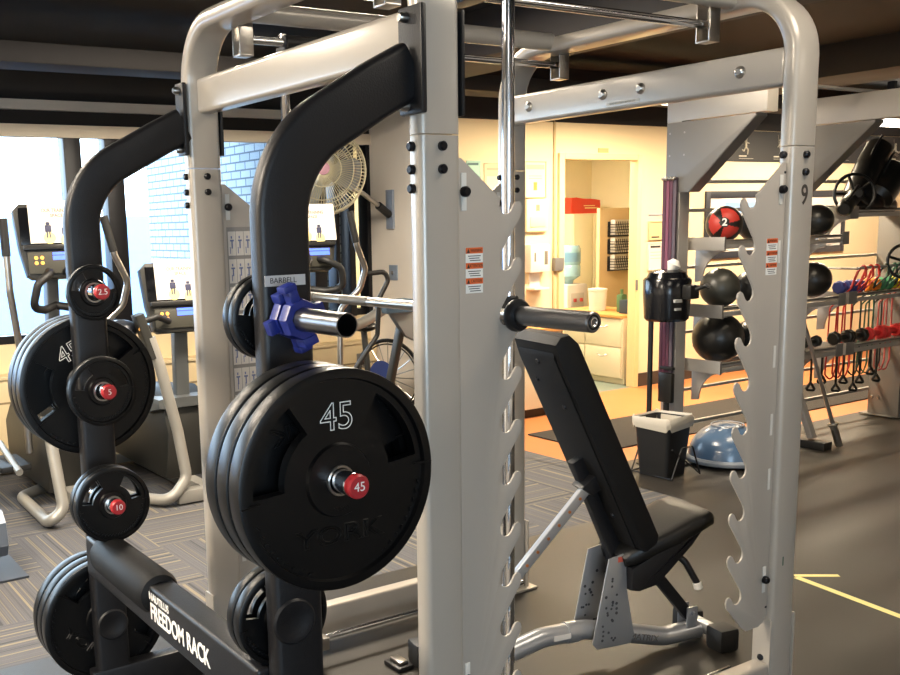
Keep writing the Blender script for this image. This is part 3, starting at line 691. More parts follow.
# ladder strut from backrest to base
lp = [(.0, )+(-.30, .70), (.0, )+(-.56, .33)]
st = obj('ladder_strut', MB().sweep(rrect(.019, .012, .004), [(.03, -.13, .70), (.03, -.46, .37), (.03, -.60, .14)], (1, 0, 0)), BENCHM, bench)
hl = MB()
for k in range(7): 
    f_ = k/6; hl.cyl((.041, -.17-.26*f_, .66-.26*f_), (.0445, -.17-.26*f_, .66-.26*f_), .006, 10)
obj('copper_pin', hl, mat('copper', 'c07a48', .35, .7), st)
obj('strut_bracket', MB().prism([(-.17, .70), (-.11, .745), (-.07, .70), (-.12, .665)], 'x', -.02, .055, .008), BLK, bench)
obj('slider_block', MB().box(-.05, .06, -.64, -.56, .08, .18, .012), BENCHM, bench)
# ================================================================ STORAGE RACK (along the back wall)
SY = (5.36, 6.60, 7.85); SXb, SXf = -4.535, -4.42
sr = thing('storage_rack', (-4.4, 6.6, 0), 'grey steel storage rack with overhead arms and shelves of balls and dumbbells', 'storage rack')
for i, y in enumerate(SY):
    h = 2.42 if i < 2 else 1.62
    obj('upright', MB().box(SXb, SXf if i < 2 else -4.28, y-.05, y+.05, .012, h, .006), STOR if i < 2 else STORD, sr)
    ub = MB()
    for z in ((2.17, 2.03) if i < 2 else (1.0, .95)):
        for x in (SXb+.03, -4.39 if i < 2 else SXf-.03): ub.lathe([(0, .008), (.010, .005), (.012, 0), (0, 0)], (x, y-.05, z), (0, -1, 0), 10)
    if i == 2:
        for z in (.72, .36): 
            for x in (-4.50, -4.45): ub.lathe([(0, .008), (.010, .005), (.012, 0), (0, 0)], (x, y-.052, z-.2), (0, -1, 0), 10)
    obj('bolt', ub, STEEL, sr)
    obj('foot_plate', MB().box(SXb-.06, SXf+.12, y-.07, y+.07, .012, .022, .002), STORD, sr)
    if i < 2:
        xe = -3.80 if i == 0 else -2.9
        obj('overhead_arm', MB().prism([(SXb, 2.242), (SXb, 2.36), (SXb+.05, 2.42), (xe, 2.42), (xe, 2.242)], 'y', y-.052, y+.052, .004), STOR, sr)
        obj('gusset', MB().prism([(SXb+.004, 2.236), (-3.87, 2.236), (-3.87, 2.225), (-4.345, 1.80), (SXb+.004, 1.80)], 'y', y-.056, y-.051, .0015), STORD, sr)
        obj('gusset_edge', MB().prism([(-3.87, 2.24), (-3.87, 2.222), (-4.345, 1.795), (SXf, 1.795), (SXf, 1.82), (-4.355, 1.82)], 'y', y-.05, y+.05), STORD, sr)
obj('overhead_pipe', MB().tube([(-3.95, SY[0]+.05, 2.43), (-3.95, 11.5, 2.43)], .013, 12), STOR, sr)
for z, r_ in ((1.87, .012), (1.68, .012), (1.30, .010), (.86, .010), (.46, .010), (.22, .012)):
    obj('rear_bar', MB().box(SXb-.03, SXb-.005, SY[0], SY[2], z-r_, z+r_, .002), STOR, sr)
TR, TB = -4.165, -4.47
for (y0, y1, z) in ((5.44, 6.80, 1.465), (5.44, 6.80, 1.03), (5.44, 6.80, .665), (6.80, 8.6, 1.64), (6.84, 8.6, 1.035), (6.84, 8.6, .665)):
    tr_ = obj('shelf_tray', MB().box(TR-.006, TR, y0, y1, z-.035, z-.005, .001).box(TR-.05, TR, y0, y1, z+.012, z+.022, .001).box(TR-.006, TR, y0, y1, z+.003, z+.022, .001).box(TB, TB+.05, y0, y1, z-.02, z+.0, .001).box(-4.33, -4.30, y0, y1, z-.035, z-.025), STOR, sr)
    obj('end_cap', MB().box(TB-.01, TR+.006, y0-.006, y0, z-.045, z+.04, .001), STOR, tr_)
    obj('end_cap', MB().box(TR, TR+.006, y0-.005, y0+(.10 if y0 > 6 else .012), z-.048, z+.042, .001).box(TR, TR+.006, y1-.08, y1, z-.048, z+.042, .001), STORD, tr_)
    for yb in (y0+.09, y1-.16):
        pr = []
        for k in range(9):
            t_ = k/8*PI/2; pr.append((-4.20+.0-.20*math.sin(t_)*1, z-.05-.20*(1-math.cos(t_))))
        obj('bracket', MB().prism([(-4.46, z-.045), (-4.19, z-.045)]+pr[1:]+[(-4.46, z-.26)], 'y', yb, yb+.012, .001), STOR, tr_)
def ball(c, r, m, label, deco=None):
    t = thing('medicine_ball', (c[0], c[1], c[2]), label, 'ball')
    obj('shell', MB().sphere(c, r, seg=32), m, t)
    return t
zt = lambda z: z+.022
b2 = ball((-4.31, 5.62, zt(1.465)+.098), .118, BALLB, 'red and black medicine ball with a white 2 on the top shelf')
rp = MB()
tt = bmesh.new(); bmesh.ops.create_uvsphere(tt, u_segments=128, v_segments=64, radius=.1195)
# red patches facing the room
fd = Vector((.62, -.76, .1)).normalized()
kill = []
for f in tt.faces:
    v = f.calc_center_median().normalized(); a = v.angle(fd); ph = math.atan2(v.z, (v-fd*v.dot(fd)).dot(Vector((.76, .62, 0))))
    if not (.27 < a < .95 and abs(math.sin(1.5*ph)) > .38): kill.append(f)
bmesh.ops.delete(tt, geom=kill, context='FACES')
bmesh.ops.translate(tt, verts=tt.verts, vec=(-4.31, 5.62, zt(1.465)+.098))
obj('red_panels', rp._merge(tt), mat('ball_red', 'b8342a', .45), b2)
c2 = Vector((-4.31, 5.62, zt(1.465)+.098))+fd*.117
obj('number', MB().text('2', .065, c2+fd*.004, Vector((0, 0, 1)).cross(fd), (0, 0, 1), .001, bold=.002), WHITE, b2)
ball((-4.31, 5.93, zt(1.465)+.092), .112, BALLB, 'dark medicine ball right behind the red one on the top shelf')
ball((-4.31, 6.64, zt(1.465)+.100), .113, BALLB, 'black ball at the right end of the upper ball shelf')
ball((-4.31, 5.60, zt(1.03)+.118), .130, BALL, 'dark grey medicine ball at the left end of the middle shelf')
ball((-4.31, 5.93, zt(1.03)+.100), .118, BALLB, 'black ball partly hidden behind the sawtooth plate on the middle shelf')
ball((-4.31, 6.63, zt(1.03)+.118), .126, BALLB, 'big black ball at the right end of the middle ball shelf')
ball((-4.31, 5.60, zt(.665)+.150), .168, BALLB, 'largest dark ball, at the left end of the lowest shelf')
ball((-4.31, 5.95, zt(.665)+.115), .130, BALLB, 'black ball behind the largest one on the lowest shelf')
# dumbbells
def dumbbell(c, col, label, s=1, L_=.16, group=None, rz=0):
    t = thing('dumbbell', c, label, 'dumbbell', group, local=True, rz=rz)
    hd = [(0, 0), (.026*s, 0), (.032*s, .008), (.034*s, .022), (.032*s, .04), (.024*s, .05), (0, .05)]
    obj('head', MB().lathe(hd, (0, -L_/2, 0), (0, 1, 0), 8), col, t); obj('head', MB().lathe(hd, (0, L_/2-.05, 0), (0, 1, 0), 8), col, t)
    obj('handle', MB().cyl((0, -L_/2+.04, 0), (0, L_/2-.04, 0), .013*s, 12), col, t)
    return t
DR = mat('dumbbell_red', 'cf2f2f', .45); DO = mat('dumbbell_orange', 'ee8a24', .45); DY = mat('dumbbell_yellow', 'eadb22', .45); DG = mat('dumbbell_green', '4a9a68', .45); DB = mat('dumbbell_blue', '3b4480', .45)
for y, c, l in ((6.98, DB, 'blue dumbbell on the middle shelf beside the big black ball'), (7.13, DB, 'purple blue dumbbell just left of the orange one'), (7.33, DO, 'orange dumbbell on the middle shelf'), (7.50, DG, 'green dumbbell between the orange and yellow ones'), (7.65, DY, 'yellow dumbbell on the middle shelf, left one'), (7.80, DY, 'yellow dumbbell on the middle shelf at the photo edge')):
    dumbbell((-4.22, y-.12, zt(1.035)+.050), c, l, 1.5, .15)
for y, c, l in ((6.93, BALLB, 'black dumbbell on the lower shelf, left one'), (7.12, BALLB, 'black dumbbell on the lower shelf, right one'), (7.36, DR, 'red dumbbell on the lower shelf, leftmost red one'), (7.58, DR, 'red dumbbell on the lower shelf, middle red one'), (7.80, DR, 'red dumbbell on the lower shelf, rightmost red one')):
    dumbbell((-4.26, y, zt(.665)+.044), c, l, 1.6, .21)
for y, l in ((6.55, 'dark dumbbell on the lower shelf beside the leaning bar'), (6.25, 'dark dumbbell on the lower shelf behind the rack post')): dumbbell((-4.26, y, zt(.665)+.044), BALLB, l, 1.3, .2)
# resistance bands hanging from a rail
obj('band_rail', MB().tube([(-4.12, 6.86, 1.245), (-4.12, 7.9, 1.245)], .010, 10).cyl((-4.12, 6.88, 1.24), (-4.46, 6.88, 1.24), .008, 8).cyl((-4.12, 7.86, 1.24), (-4.46, 7.86, 1.24), .008, 8), STOR, sr)
bc = {'red': mat('band_red', 'c8362c', .5), 'dark green': mat('band_darkgreen', '24382e', .5), 'green': mat('band_green', '3f6b52', .5), 'black': mat('band_black', '17171a', .5), 'pink': mat('band_pink', 'c95f5a', .5)}
for k, (y, c, l) in enumerate(((6.93, 'red', 'leftmost red'), (7.02, 'red', 'second red'), (7.10, 'red', 'third red'), (7.22, 'dark green', 'dark green'), (7.33, 'green', 'left green'), (7.39, 'green', 'right green'), (7.50, 'black', 'black'), (7.57, 'pink', 'left pink'), (7.64, 'pink', 'right pink'))):
    t = thing('resistance_band', (-4.12, y, 1.245), l+' resistance band hooked on the rail above the dumbbells', 'resistance band')
    x = -4.12
    obj('handle', MB().tube([(x-.05, y-.055, 1.10), (x-.02, y-.03, 1.22), (x, y, 1.262), (x+.01, y+.012, 1.25), (x+.012, y+.02, 1.18)], .009, 8, .02), bc[c], t)
    obj('tubing', MB().tube([(x-.05, y-.055, 1.10), (x-.20, y-.06, .95), (x-.22, y-.05, .45), (x-.20, y+.0, .40), (x-.18, y+.02, .5), (x-.18, y+.01, 1.0), (x+.012, y+.02, 1.18)], .006, 8, .03), bc[c], t)
# black straps hanging under the lower shelf
for k, (y, h_) in enumerate(((6.55, .16), (6.68, .12), (6.86, .20), (6.95, .15), (7.08, .22), (7.16, .17), (7.30, .12), (7.38, .18))):
    t = thing('suspension_strap', (-4.2, y, .6), ['first', 'second', 'third', 'fourth', 'fifth', 'sixth', 'seventh', 'eighth'][k]+' black strap handle from the left hanging under the lowest shelf', 'strap')
    z1 = .63-.05; 
    obj('strap', MB().box(-4.24, -4.236, y-.012, y+.012, z1-h_, .632, .001), BALLB, t)
    obj('grip', MB().tube([(-4.238, y, z1-h_+.02), (-4.25, y-.035, z1-h_-.03), (-4.22, y+.035, z1-h_-.04), (-4.238, y, z1-h_+.02)], .010, 8, .01), BALLB, t)
# top shelf clutter: wheel, bags, straps
t = thing('ab_roller', (-4.3, 7.0, 1.8), 'black spoked wheel with grips lying on the top shelf at right', 'exercise wheel')
def wheel(c, R, ax, mb=None):
    mb = mb or MB(); ax = Vector(ax).normalized(); e1 = Vector((0, 0, 1)); e2 = ax.cross(e1).normalized(); e1 = e2.cross(ax)
    ring = [c+(e1*math.cos(2*PI*k/28)+e2*math.sin(2*PI*k/28))*R for k in range(29)]
    mb.tube(ring, .012, 8)
    return mb, e1, e2
W1 = Vector((-4.25, 6.98, 1.77)); mb, e1, e2 = wheel(W1, .14, (.8, -.6, .1))
obj('rim', mb, BALLB, t)
sp = MB()
for k in range(5): a = 2*PI*k/5+.3; sp.tube([W1, W1+(e1*math.cos(a)+e2*math.sin(a))*.135], .010, 8)
sp.cyl(W1-Vector((.06, -.045, 0)), W1+Vector((.06, -.045, 0)), .03, 14); obj('spokes', sp, BALLB, t)
t = thing('ab_roller', (-4.1, 7.55, 1.22), 'black spoked wheel hanging above the yellow dumbbells', 'exercise wheel')
W2 = Vector((-4.06, 7.35, 1.275)); mb, e1, e2 = wheel(W2, .12, (.8, -.6, .1)); obj('rim', mb, BALLB, t)
sp = MB()
for k in range(5): a = 2*PI*k/5; sp.tube([W2, W2+(e1*math.cos(a)+e2*math.sin(a))*.118], .010, 8)
obj('spokes', sp.tube([W2+Vector((0, 0, .1)), W2+Vector((-.05, .02, .33))], .006, 8), BALLB, t)
t = thing('kettlebell', (-4.06, 7.52, 1.3), 'yellow and black handled weight at the right photo edge', 'kettlebell')
obj('body', MB().sphere((-4.10, 7.60, 1.33), .075), DY, t); obj('handle', MB().tube([(-4.10, 7.55, 1.38), (-4.10, 7.56, 1.46), (-4.10, 7.64, 1.46), (-4.10, 7.65, 1.38)], .012, 8, .03), BALLB, t)
obj('hanger', MB().tube([(-4.10, 7.60, 1.46), (-4.16, 7.60, 1.60)], .005, 6), BALLB, t)
def bag(pts, r, label, seg=16):
    t = thing('sand_bag', pts[0], label, 'bag')
    P = [Vector(pts[0])+(Vector(pts[1])-Vector(pts[0])).normalized()*.0]+[Vector(pts[0])+(Vector(pts[1])-Vector(pts[0]))*.12]+list(fillet([Vector(pts[0])+(Vector(pts[1])-Vector(pts[0]))*.12]+[Vector(q) for q in pts[1:]], .08, 5))[1:]; P = P[:-1]+[P[-1]+(P[-2]-P[-1])*.12, P[-1]]; n = len(P)-1
    sc = [1]*(n+1); sc[0] = sc[-1] = .7
    obj('body', MB().tube(P, r, seg, scale=sc), BALLB, t)
    obj('strap', MB().tube([P[1]+Vector((.02, 0, r)), (P[1]+P[-2])/2+Vector((.05, 0, r*1.9)), P[-2]+Vector((.02, 0, r))], .010, 8, .05), BLK, t)
    return t
bag([(-4.15, 6.70, 1.66), (-4.22, 6.86, 1.70), (-4.30, 7.10, 1.78)], .055, 'long black bag hanging off the left end of the top shelf')
bag([(-4.3, 7.02, 1.68), (-4.3, 7.55, 1.68)], .075, 'black bag lying along the top shelf behind the spoked wheel')
bag([(-4.35, 7.15, 1.72), (-4.35, 7.30, 1.95), (-4.38, 7.50, 2.12)], .10, 'tall black bag standing at the right end of the top shelf')
bag([(-4.28, 7.28, 1.72), (-4.28, 7.55, 1.95)], .12, 'thick black bag leaning at the right photo edge on the top shelf')
# purple exercise bands on the left upright
for k, (x, m_, l) in enumerate(((-4.522, 'band_purple', 'left purple'), (-4.494, 'band_magenta', 'middle purple'), (-4.466, 'band_purple', 'right purple'), (-4.438, 'band_violetgrey', 'grey violet'))):
    cc = {'band_purple': '542a3a', 'band_magenta': '7a4054', 'band_violetgrey': '574a52'}[m_]
    t = thing('exercise_band', (x, SY[0]-.07, 1.8), l+' long flat exercise band hanging on the storage rack upright', 'exercise band')
    obj('loop', MB().box(x-.012, x+.012, SY[0]-.066, SY[0]-.062, .50, 1.88, .001).box(x-.012, x+.012, SY[0]-.078, SY[0]-.074, .50, 1.88, .001).cyl((x-.013, SY[0]-.070, 1.882), (x+.013, SY[0]-.070, 1.882), .0085, 12), mat(m_, cc, .55), t)
    obj('hook', MB().cyl((x, SY[0]-.051, 1.885), (x, SY[0]-.09, 1.885), .0065, 10).sphere((x, SY[0]-.092, 1.885), .013, seg=12), STEEL, t)
t = thing('ankle_strap', (-4.42, SY[0]-.08, .6), 'black padded strap hanging at the bottom of the purple bands', 'strap')
obj('strap', MB().box(-4.50, -4.39, SY[0]-.12, SY[0]-.082, .42, .62, .01).box(-4.47, -4.43, SY[0]-.10, SY[0]-.082, .28, .44, .006).box(-4.50, -4.39, SY[0]-.11, SY[0]-.082, .64, .66, .004), BALLB, t)
# leaning bar, stand leg
t = thing('barbell', (-4.0, 6.58, 0), 'thin silver barbell leaning against the storage shelves behind the rack post', 'barbell')
p0 = Vector((-4.0, 6.56, .012)); p1 = Vector((-4.14, 6.20, 1.06)); dv = (p1-p0).normalized()
obj('shaft', MB().tube([p0+dv*.17, p1], .014, 12), STEEL, t)
obj('sleeve', MB().cyl(p0, p0+dv*.165, .026, 18, .002), STEEL, t); obj('sleeve_collar', MB().cyl(p0+dv*.165, p0+dv*.18, .037, 18, .002), STEEL, t)
t = thing('equipment_stand', (-4.1, 6.4, 0), 'grey slanted stand leg on a black foot beside the leaning bar', 'stand')
obj('leg', MB().sweep(rrect(.022, .03, .006), [(-4.12, 6.42, .07), (-4.22, 6.28, .55)], (0, 1, 0)), STOR, t)
obj('foot', MB().box(-4.30, -3.99, 6.36, 6.46, .001, .06, .008), BALLB, t)
# ================================================================ WIPES STATION, BIN, BOSU
t = thing('wipes_dispenser', (-4.45, 5.13, 0), 'black wipes dispenser with white handle tip on a tall thin black pole', 'dispenser')
obj('pole', MB().cyl((-4.50, 5.16, .02), (-4.50, 5.16, 1.03), .017, 14), BALLB, t)
obj('base', MB().lathe([(0, 0), (.07, 0), (.07, .008), (.02, .02), (0, .02)], (-4.52, 5.17, .001), (0, 0, 1), 28), BALLB, t)
cc = (-4.35, 5.13, .985)
obj('bucket', MB().lathe([(0, 0), (.125, 0), (.14, .015), (.15, .17), (.15, .26), (.14, .275), (0, .275)], cc, (0, 0, 1), 36), mat('glossy_black', '0d0e12', .18), t)
obj('lid', MB().lathe([(.13, .275), (.115, .31), (.08, .325), (0, .325)], cc, (0, 0, 1), 36), mat('glossy_black', '0d0e12', .18), t)
obj('spout', MB().box(-4.25, -4.14, 5.10, 5.19, 1.13, 1.22, .015).tube([(-4.16, 5.15, 1.18), (-4.08, 5.17, 1.22), (-4.06, 5.18, 1.20)], .015, 10, .02), BALLB, t)
obj('wipe_tip', MB().lathe([(0, 0), (.02, .0), (.045, .05), (.02, .08), (0, .07)], (-4.32, 5.12, 1.30), (.4, .3, 1), 10), WHITE, t)
obj('label_marks', MB().box(-4.221, -4.205, 5.04, 5.12, 1.11, 1.13, .001).box(-4.221, -4.207, 5.05, 5.10, 1.06, 1.075, .001), mat('label_grey2', 'a8a8a6', .5), t)
t = thing('waste_bin', (-4.27, 5.03, 0), 'square black waste bin with a clear liner folded over its rim', 'bin')
def taper(mb, cx_, cy_, a, b, z0, z1, rot):
    pr0 = rrect(a, a, .03, 3); pr1 = rrect(b, b, .035, 3); R2 = Matrix.Rotation(rot, 3, 'Z'); t_ = bmesh.new(); n = len(pr0)
    def ring(p, z, k=1): return [t_.verts.new(R2@Vector((x*k, y*k, 0))+Vector((cx_, cy_, z))) for x, y in p]
    A = ring(pr0, z0); B = ring(pr1, z1); Cc = ring(pr1, z1, .94); D = ring(pr0, z0+.01, .92)
    t_.faces.new(A[::-1]); t_.faces.new(D)
    for P_, Q in ((A, B), (B, Cc), (Cc, D)):
        for i in range(n): t_.faces.new((P_[i], P_[(i+1) % n], Q[(i+1) % n], Q[i]))
    bmesh.ops.recalc_face_normals(t_, faces=t_.faces); return mb._merge(t_)
obj('body', taper(MB(), -4.27, 5.03, .108, .135, .004, .375, .12), mat('bin_black', '0f0f10', .5), t)
# liner: wavy skirt
ln = bmesh.new(); prm = rrect(.138, .138, .03, 6); n = len(prm); R2 = Matrix.Rotation(.12, 3, 'Z'); rows = []
for q, (k, z) in enumerate(((1.02, .318), (1.05, .345), (1.06, .375), (1.0, .392), (.92, .37), (.86, .29), (.80, .15))):
    rows.append([ln.verts.new(R2@Vector((x*k*(1+.02*math.sin(i*2.3+q)), y*k*(1+.02*math.cos(i*1.7+q)), 0))+Vector((-4.27, 5.03, z+(.012 if q == 0 else .006)*math.sin(i*1.1+q*.8)))) for i, (x, y) in enumerate(prm)])
for q in range(len(rows)-1):
    for i in range(n): ln.faces.new((rows[q][i], rows[q][(i+1) % n], rows[q+1][(i+1) % n], rows[q+1][i]))
bmesh.ops.recalc_face_normals(ln, faces=ln.faces)
lo = obj('liner', MB()._merge(ln), mat('liner_film', 'bdb6a8', .35), t, smooth=60)
ws = MB()
for sx in (-1, 1):
    x = -4.27+sx*.165
    ws.tube([(x, 4.93, .006), (x, 5.02, .20), (x, 5.12, .20), (x, 5.20, .006)], .0055, 8, .02).tube([(x, 5.20, .008), (x, 4.93, .20 if sx > 0 else .008)], .0055, 8)
ws.tube([(-4.435, 4.93, .008), (-4.105, 4.93, .008)], .0055, 8)
obj('wire_stand', ws, BLK, t)
t = thing('balance_trainer', (-4.21, 5.60, 0), 'blue half dome balance trainer on a grey base under the shelves', 'balance trainer')
BC = (-4.21, 5.60, 0)
obj('base', MB().lathe([(0, .012), (.235, .012), (.262, .025), (.267, .045), (.258, .06), (0, .06)], BC, (0, 0, 1), 48), mat('bosu_grey', '8d939b', .45), t)
obj('dome', MB().lathe([(.248, .06)]+[(.245*math.cos(a*PI/24), .06+.215*math.sin(a*PI/24)) for a in range(1, 12)]+[(0, .275)], BC, (0, 0, 1), 48), mat('bosu_blue', '4c6684', .28, 0, coat=.5), t)
obj('ring', MB().lathe([(.10, .262), (.105, .268), (.11, .26)], BC, (0, 0, 1), 40), mat('bosu_grey', '8d939b', .45), t)
# ================================================================ BACK WALL THINGS
def wallframe(name, y0, y1, z0, z1, label, cat, border, inner, w=.03, art=None, d=.02):
    t = thing(name, (DX+d/2, (y0+y1)/2, (z0+z1)/2), label, cat)
    obj('frame', MB().box(DX, DX+d, y0, y0+w, z0, z1, .002).box(DX, DX+d, y1-w, y1, z0, z1, .002).box(DX, DX+d, y0+w, y1-w, z1-w, z1, .002).box(DX, DX+d, y0+w, y1-w, z0, z0+w, .002), border, t)
    obj('panel', MB().box(DX, DX+d*.6, y0+w, y1-w, z0+w, z1-w), inner, t)
    if art:
        for (a, b, c_, d_, m_) in art: obj('picture', MB().box(DX+d*.6, DX+d*.65, a, b, c_, d_), m_, t)
    return t
wallframe('picture_frame', 8.45, 10.86, 1.20, 1.88, 'wide dark framed picture on the wall behind the ball shelves', 'picture', mat('frame_slate', '2a2c34', .4), PAPER, .07, [(8.75, 9.35, 1.45, 1.77, mat('art_blue', '7d9cc8', .5)), (8.75, 9.35, 1.35, 1.45, mat('art_sand', 'c9b48c', .5)), (9.6, 10.4, 1.35, 1.72, mat('art_blue', '7d9cc8', .5))])
bn = thing('exercise_banner', (DX, 10, 2.3), 'long black banner with white exercise pictures high on the back wall', 'banner')
obj('sheet', MB().box(DX+.002, DX+.008, 8.25, 12.2, 2.175, 2.485), mat('banner_black', '181614', .6), bn)
FIG = mat('banner_figure', 'a8a496', .6)
def stick(mb, y, z, s, pose):
    X = DX+.010
    def ln_(a, b, w=.012): 
        mb.tube([(X, y+a[0]*s, z+a[1]*s), (X, y+b[0]*s, z+b[1]*s)], w*s, 6)
    mb.sphere((X, y, z+.75*s), .09*s, seg=10)
    ln_((0, .66), (.02, .25), .075)
    if pose == 0: ln_((.02, .55), (.35, .5), .03); ln_((.02, .25), (.25, .1), .05); ln_((.25, .1), (.2, -.2), .04); ln_((.02, .25), (-.2, 0), .05); ln_((-.2, 0), (-.35, .1), .04)
    if pose == 1: ln_((.0, .55), (-.15, .85), .03); ln_((.02, .25), (.05, -.2), .05); ln_((.02, .25), (-.12, -.2), .05)
    if pose == 2: ln_((0, .3), (.5, .15), .06); ln_((.5, .15), (.7, .3), .04); ln_((0, .55), (-.25, .3), .03)
    ln_((-.25, 1.1), (-.12 if pose else -.3, .4), .008)
    return mb
for y, ps in ((8.62, 1), (9.05, 0), (9.62, 2), (10.2, 0), (10.75, 1), (11.25, 0), (11.8, 2)):
    obj('figure', stick(MB(), y, 2.28, .16, ps), FIG, bn)
    obj('caption', MB().box(DX+.008, DX+.010, y-.10, y+.02, 2.225, 2.238).box(DX+.008, DX+.010, y-.10, y+.13, 2.205, 2.209), FIG, bn)
wallframe('notice_frame', 6.04, 6.29, 1.835, 2.15, 'framed notice with an orange mark on the wall left of the doorway', 'notice', mat('notice_rim', 'b8a684', .5), PAPERY, .008, [(6.06, 6.27, 2.08, 2.12, mat('notice_head', 'c6ae88', .6)), (6.145, 6.185, 1.90, 1.97, mat('notice_orange', 'c98432', .6)), (6.09, 6.24, 2.02, 2.026, mat('notice_grey', 'b0a080', .6)), (6.09, 6.24, 2.0, 2.006, mat('notice_grey', 'b0a080', .6))])
t = thing('wall_box', (DX+.03, 6.165, 1.68), 'cream wall box with a raised button panel below the notice', 'box')
obj('body', MB().box(DX, DX+.04, 6.04, 6.295, 1.54, 1.825, .01), PAPERY, t); obj('button_panel', MB().box(DX+.04, DX+.046, 6.08, 6.26, 1.58, 1.67, .004), mat('panel_cream', 'dcc9a0', .5), t)
obj('icon', MB().box(DX+.04, DX+.042, 6.15, 6.19, 1.72, 1.775), mat('icon_grey', '8f8266', .6), t)
t = thing('sanitizer_dispenser', (DX+.05, 6.16, 1.3), 'white wall dispenser with dark markings above a small drip tray', 'dispenser')
obj('body', MB().box(DX, DX+.09, 6.045, 6.275, 1.185, 1.43, .015), PAPER, t)
obj('marks', MB().box(DX+.09, DX+.0905, 6.205, 6.245, 1.25, 1.37, .0).box(DX+.09, DX+.0905, 6.085, 6.105, 1.28, 1.36), mat('mark_grey', '6b655a', .6), t)
obj('drip_tray', MB().box(DX, DX+.11, 6.07, 6.25, 1.03, 1.05, .006).box(DX, DX+.012, 6.10, 6.22, 1.05, 1.19), PAPER, t)
t = thing('door_reader', (DX+.03, 6.42, 1.25), 'small grey metal box on the wall at the left side of the doorway', 'switch')
obj('body', MB().box(DX+.0, DX+.045, 6.38, 6.48, 1.185, 1.30, .004), STORD, t)
for y0, y1, z0, z1, nm, l, c in ((7.63, 7.84, 1.655, 1.665, 'wall_sign', 'thin grey strip sign above the cream notice', TXTB), ):
    tag(obj(nm, MB().box(DX, DX+.006, y0, y1, z0, z1), c, loc=(DX, y0, z0)), l, 'sign')
wallframe('notice_frame', 7.63, 7.84, 1.42, 1.60, 'tan notice on the wall right of the doorway, upper one', 'notice', mat('notice_rim', 'b8a684', .5), mat('notice_tan', 'd8bc84', .6), .008, [(7.67, 7.78, 1.44, 1.455, TXT)])
wallframe('notice_frame', 7.63, 7.85, 1.13, 1.39, 'white notice with a dark heading right of the doorway, lower one', 'notice', mat('notice_rim2', 'd8ceb8', .5), PAPER, .006, [(7.66, 7.80, 1.345, 1.365, TXT), (7.66, 7.82, 1.30, 1.305, mat('notice_grey', 'b0a080', .6)), (7.66, 7.82, 1.27, 1.275, mat('notice_grey', 'b0a080', .6)), (7.66, 7.82, 1.24, 1.245, mat('notice_grey', 'b0a080', .6))])
wallframe('poster', 5.40, 5.555, 1.93, 2.15, 'pale green poster on the wall seen between the rack posts', 'poster', mat('poster_green', '9fc4b0', .6), mat('poster_green', '9fc4b0', .6), .008, [(5.41, 5.53, 2.11, 2.13, mat('poster_dark', '4a6a66', .6))], .006)
wallframe('poster', 5.59, 5.80, 1.72, 2.13, 'tan printed poster right beside the pale green poster', 'poster', mat('notice_rim', 'b8a684', .5), mat('poster_tan', 'd9bd92', .6), .006, [(5.62, 5.77, 2.07, 2.09, mat('notice_grey', 'b0a080', .6)), (5.62, 5.77, 1.85, 2.02, PAPERY)], .006)
# low cabinet on this side of the wall
t = thing('low_cabinet', (-6.4, 5.5, 0), 'low cream cabinet with a wooden top against the wall left of the doorway', 'cabinet')
obj('body', MB().box(DX+.013, -6.17, 5.08, 5.97, .08, .72, .003), CABC, t); obj('plinth', MB().box(DX+.013, -6.22, 5.10, 5.95, .001, .08), BALLB, t)
obj('worktop', MB().box(DX+.013, -6.14, 5.06, 5.99, .72, .755, .004), WOOD, t)
for y in (5.53,): obj('door_gap', MB().box(-6.171, -6.169, y-.003, y+.003, .09, .71), TXT, t)
obj('side_panel', MB().box(DX+.013, -6.17, 5.97, 5.985, .001, .72), STORD, t)
# office contents
t = thing('file_cabinet', (-7.3, 7.8, 0), 'cream office drawer cabinet with a wooden top inside the doorway', 'cabinet')
obj('body', MB().box(-7.85, -6.87, 7.47, 8.10, .06, .665, .003), CABC, t); obj('plinth', MB().box(-7.85, -6.87, 7.50, 8.08, .001, .06), CABC, t)
obj('worktop', MB().box(-7.87, -6.865, 7.44, 8.12, .665, .695, .004), WOOD, t)
for z0, z1 in ((.38, .655), (.07, .365)):
    for x0, x1 in ((-7.84, -7.37), (-7.355, -6.88)):
        dr = obj('drawer', MB().box(x0, x1, 7.455, 7.47, z0, z1, .003), CABC, t)
        xm = (x0+x1)/2; zz = z1-.07
        obj('handle', MB().tube([(xm-.06, 7.455, zz), (xm-.05, 7.435, zz-.012), (xm, 7.428, zz-.02), (xm+.05, 7.435, zz-.012), (xm+.06, 7.455, zz)], .005, 8, .01), STEEL, dr)
t = thing('office_partition', (-8.0, 8.6, 0), 'tan upright office panel behind the drawer cabinet', 'panel')
obj('panel', MB().box(-8.03, -7.98, 8.29, 9.1, .002, 1.75, .004), mat('panel_tan', 'c9ad83', .7), t)
def basket(z, label):
    t = thing('wire_basket', (-7.95, 8.5, z), label, 'basket', 'black wire paper baskets')
    y0, y1 = 8.41, 8.80; b = MB()
    for k in range(5): zz = z-.03-.03*k; b.tube([(-7.975, y0, zz), (-7.86+.008*k, y0+.01, zz), (-7.86+.008*k, y1-.01, zz), (-7.975, y1, zz)], .005, 6)
    for k in range(12): y = y0+.01+(y1-y0-.02)*k/11; b.tube([(-7.86, y, z), (-7.82-.04, y, z-.03), (-7.825-.0, y, z-.15), (-7.975, y, z-.16)], .0045, 6)
    obj('wire_frame', b.box(-7.978, -7.970, y0, y1, z-.165, z+.0), BLK, t)
    obj('papers', MB().box(-7.965, -7.90, y0+.03, y1-.06, z-.15, z+.02), PAPER, t)
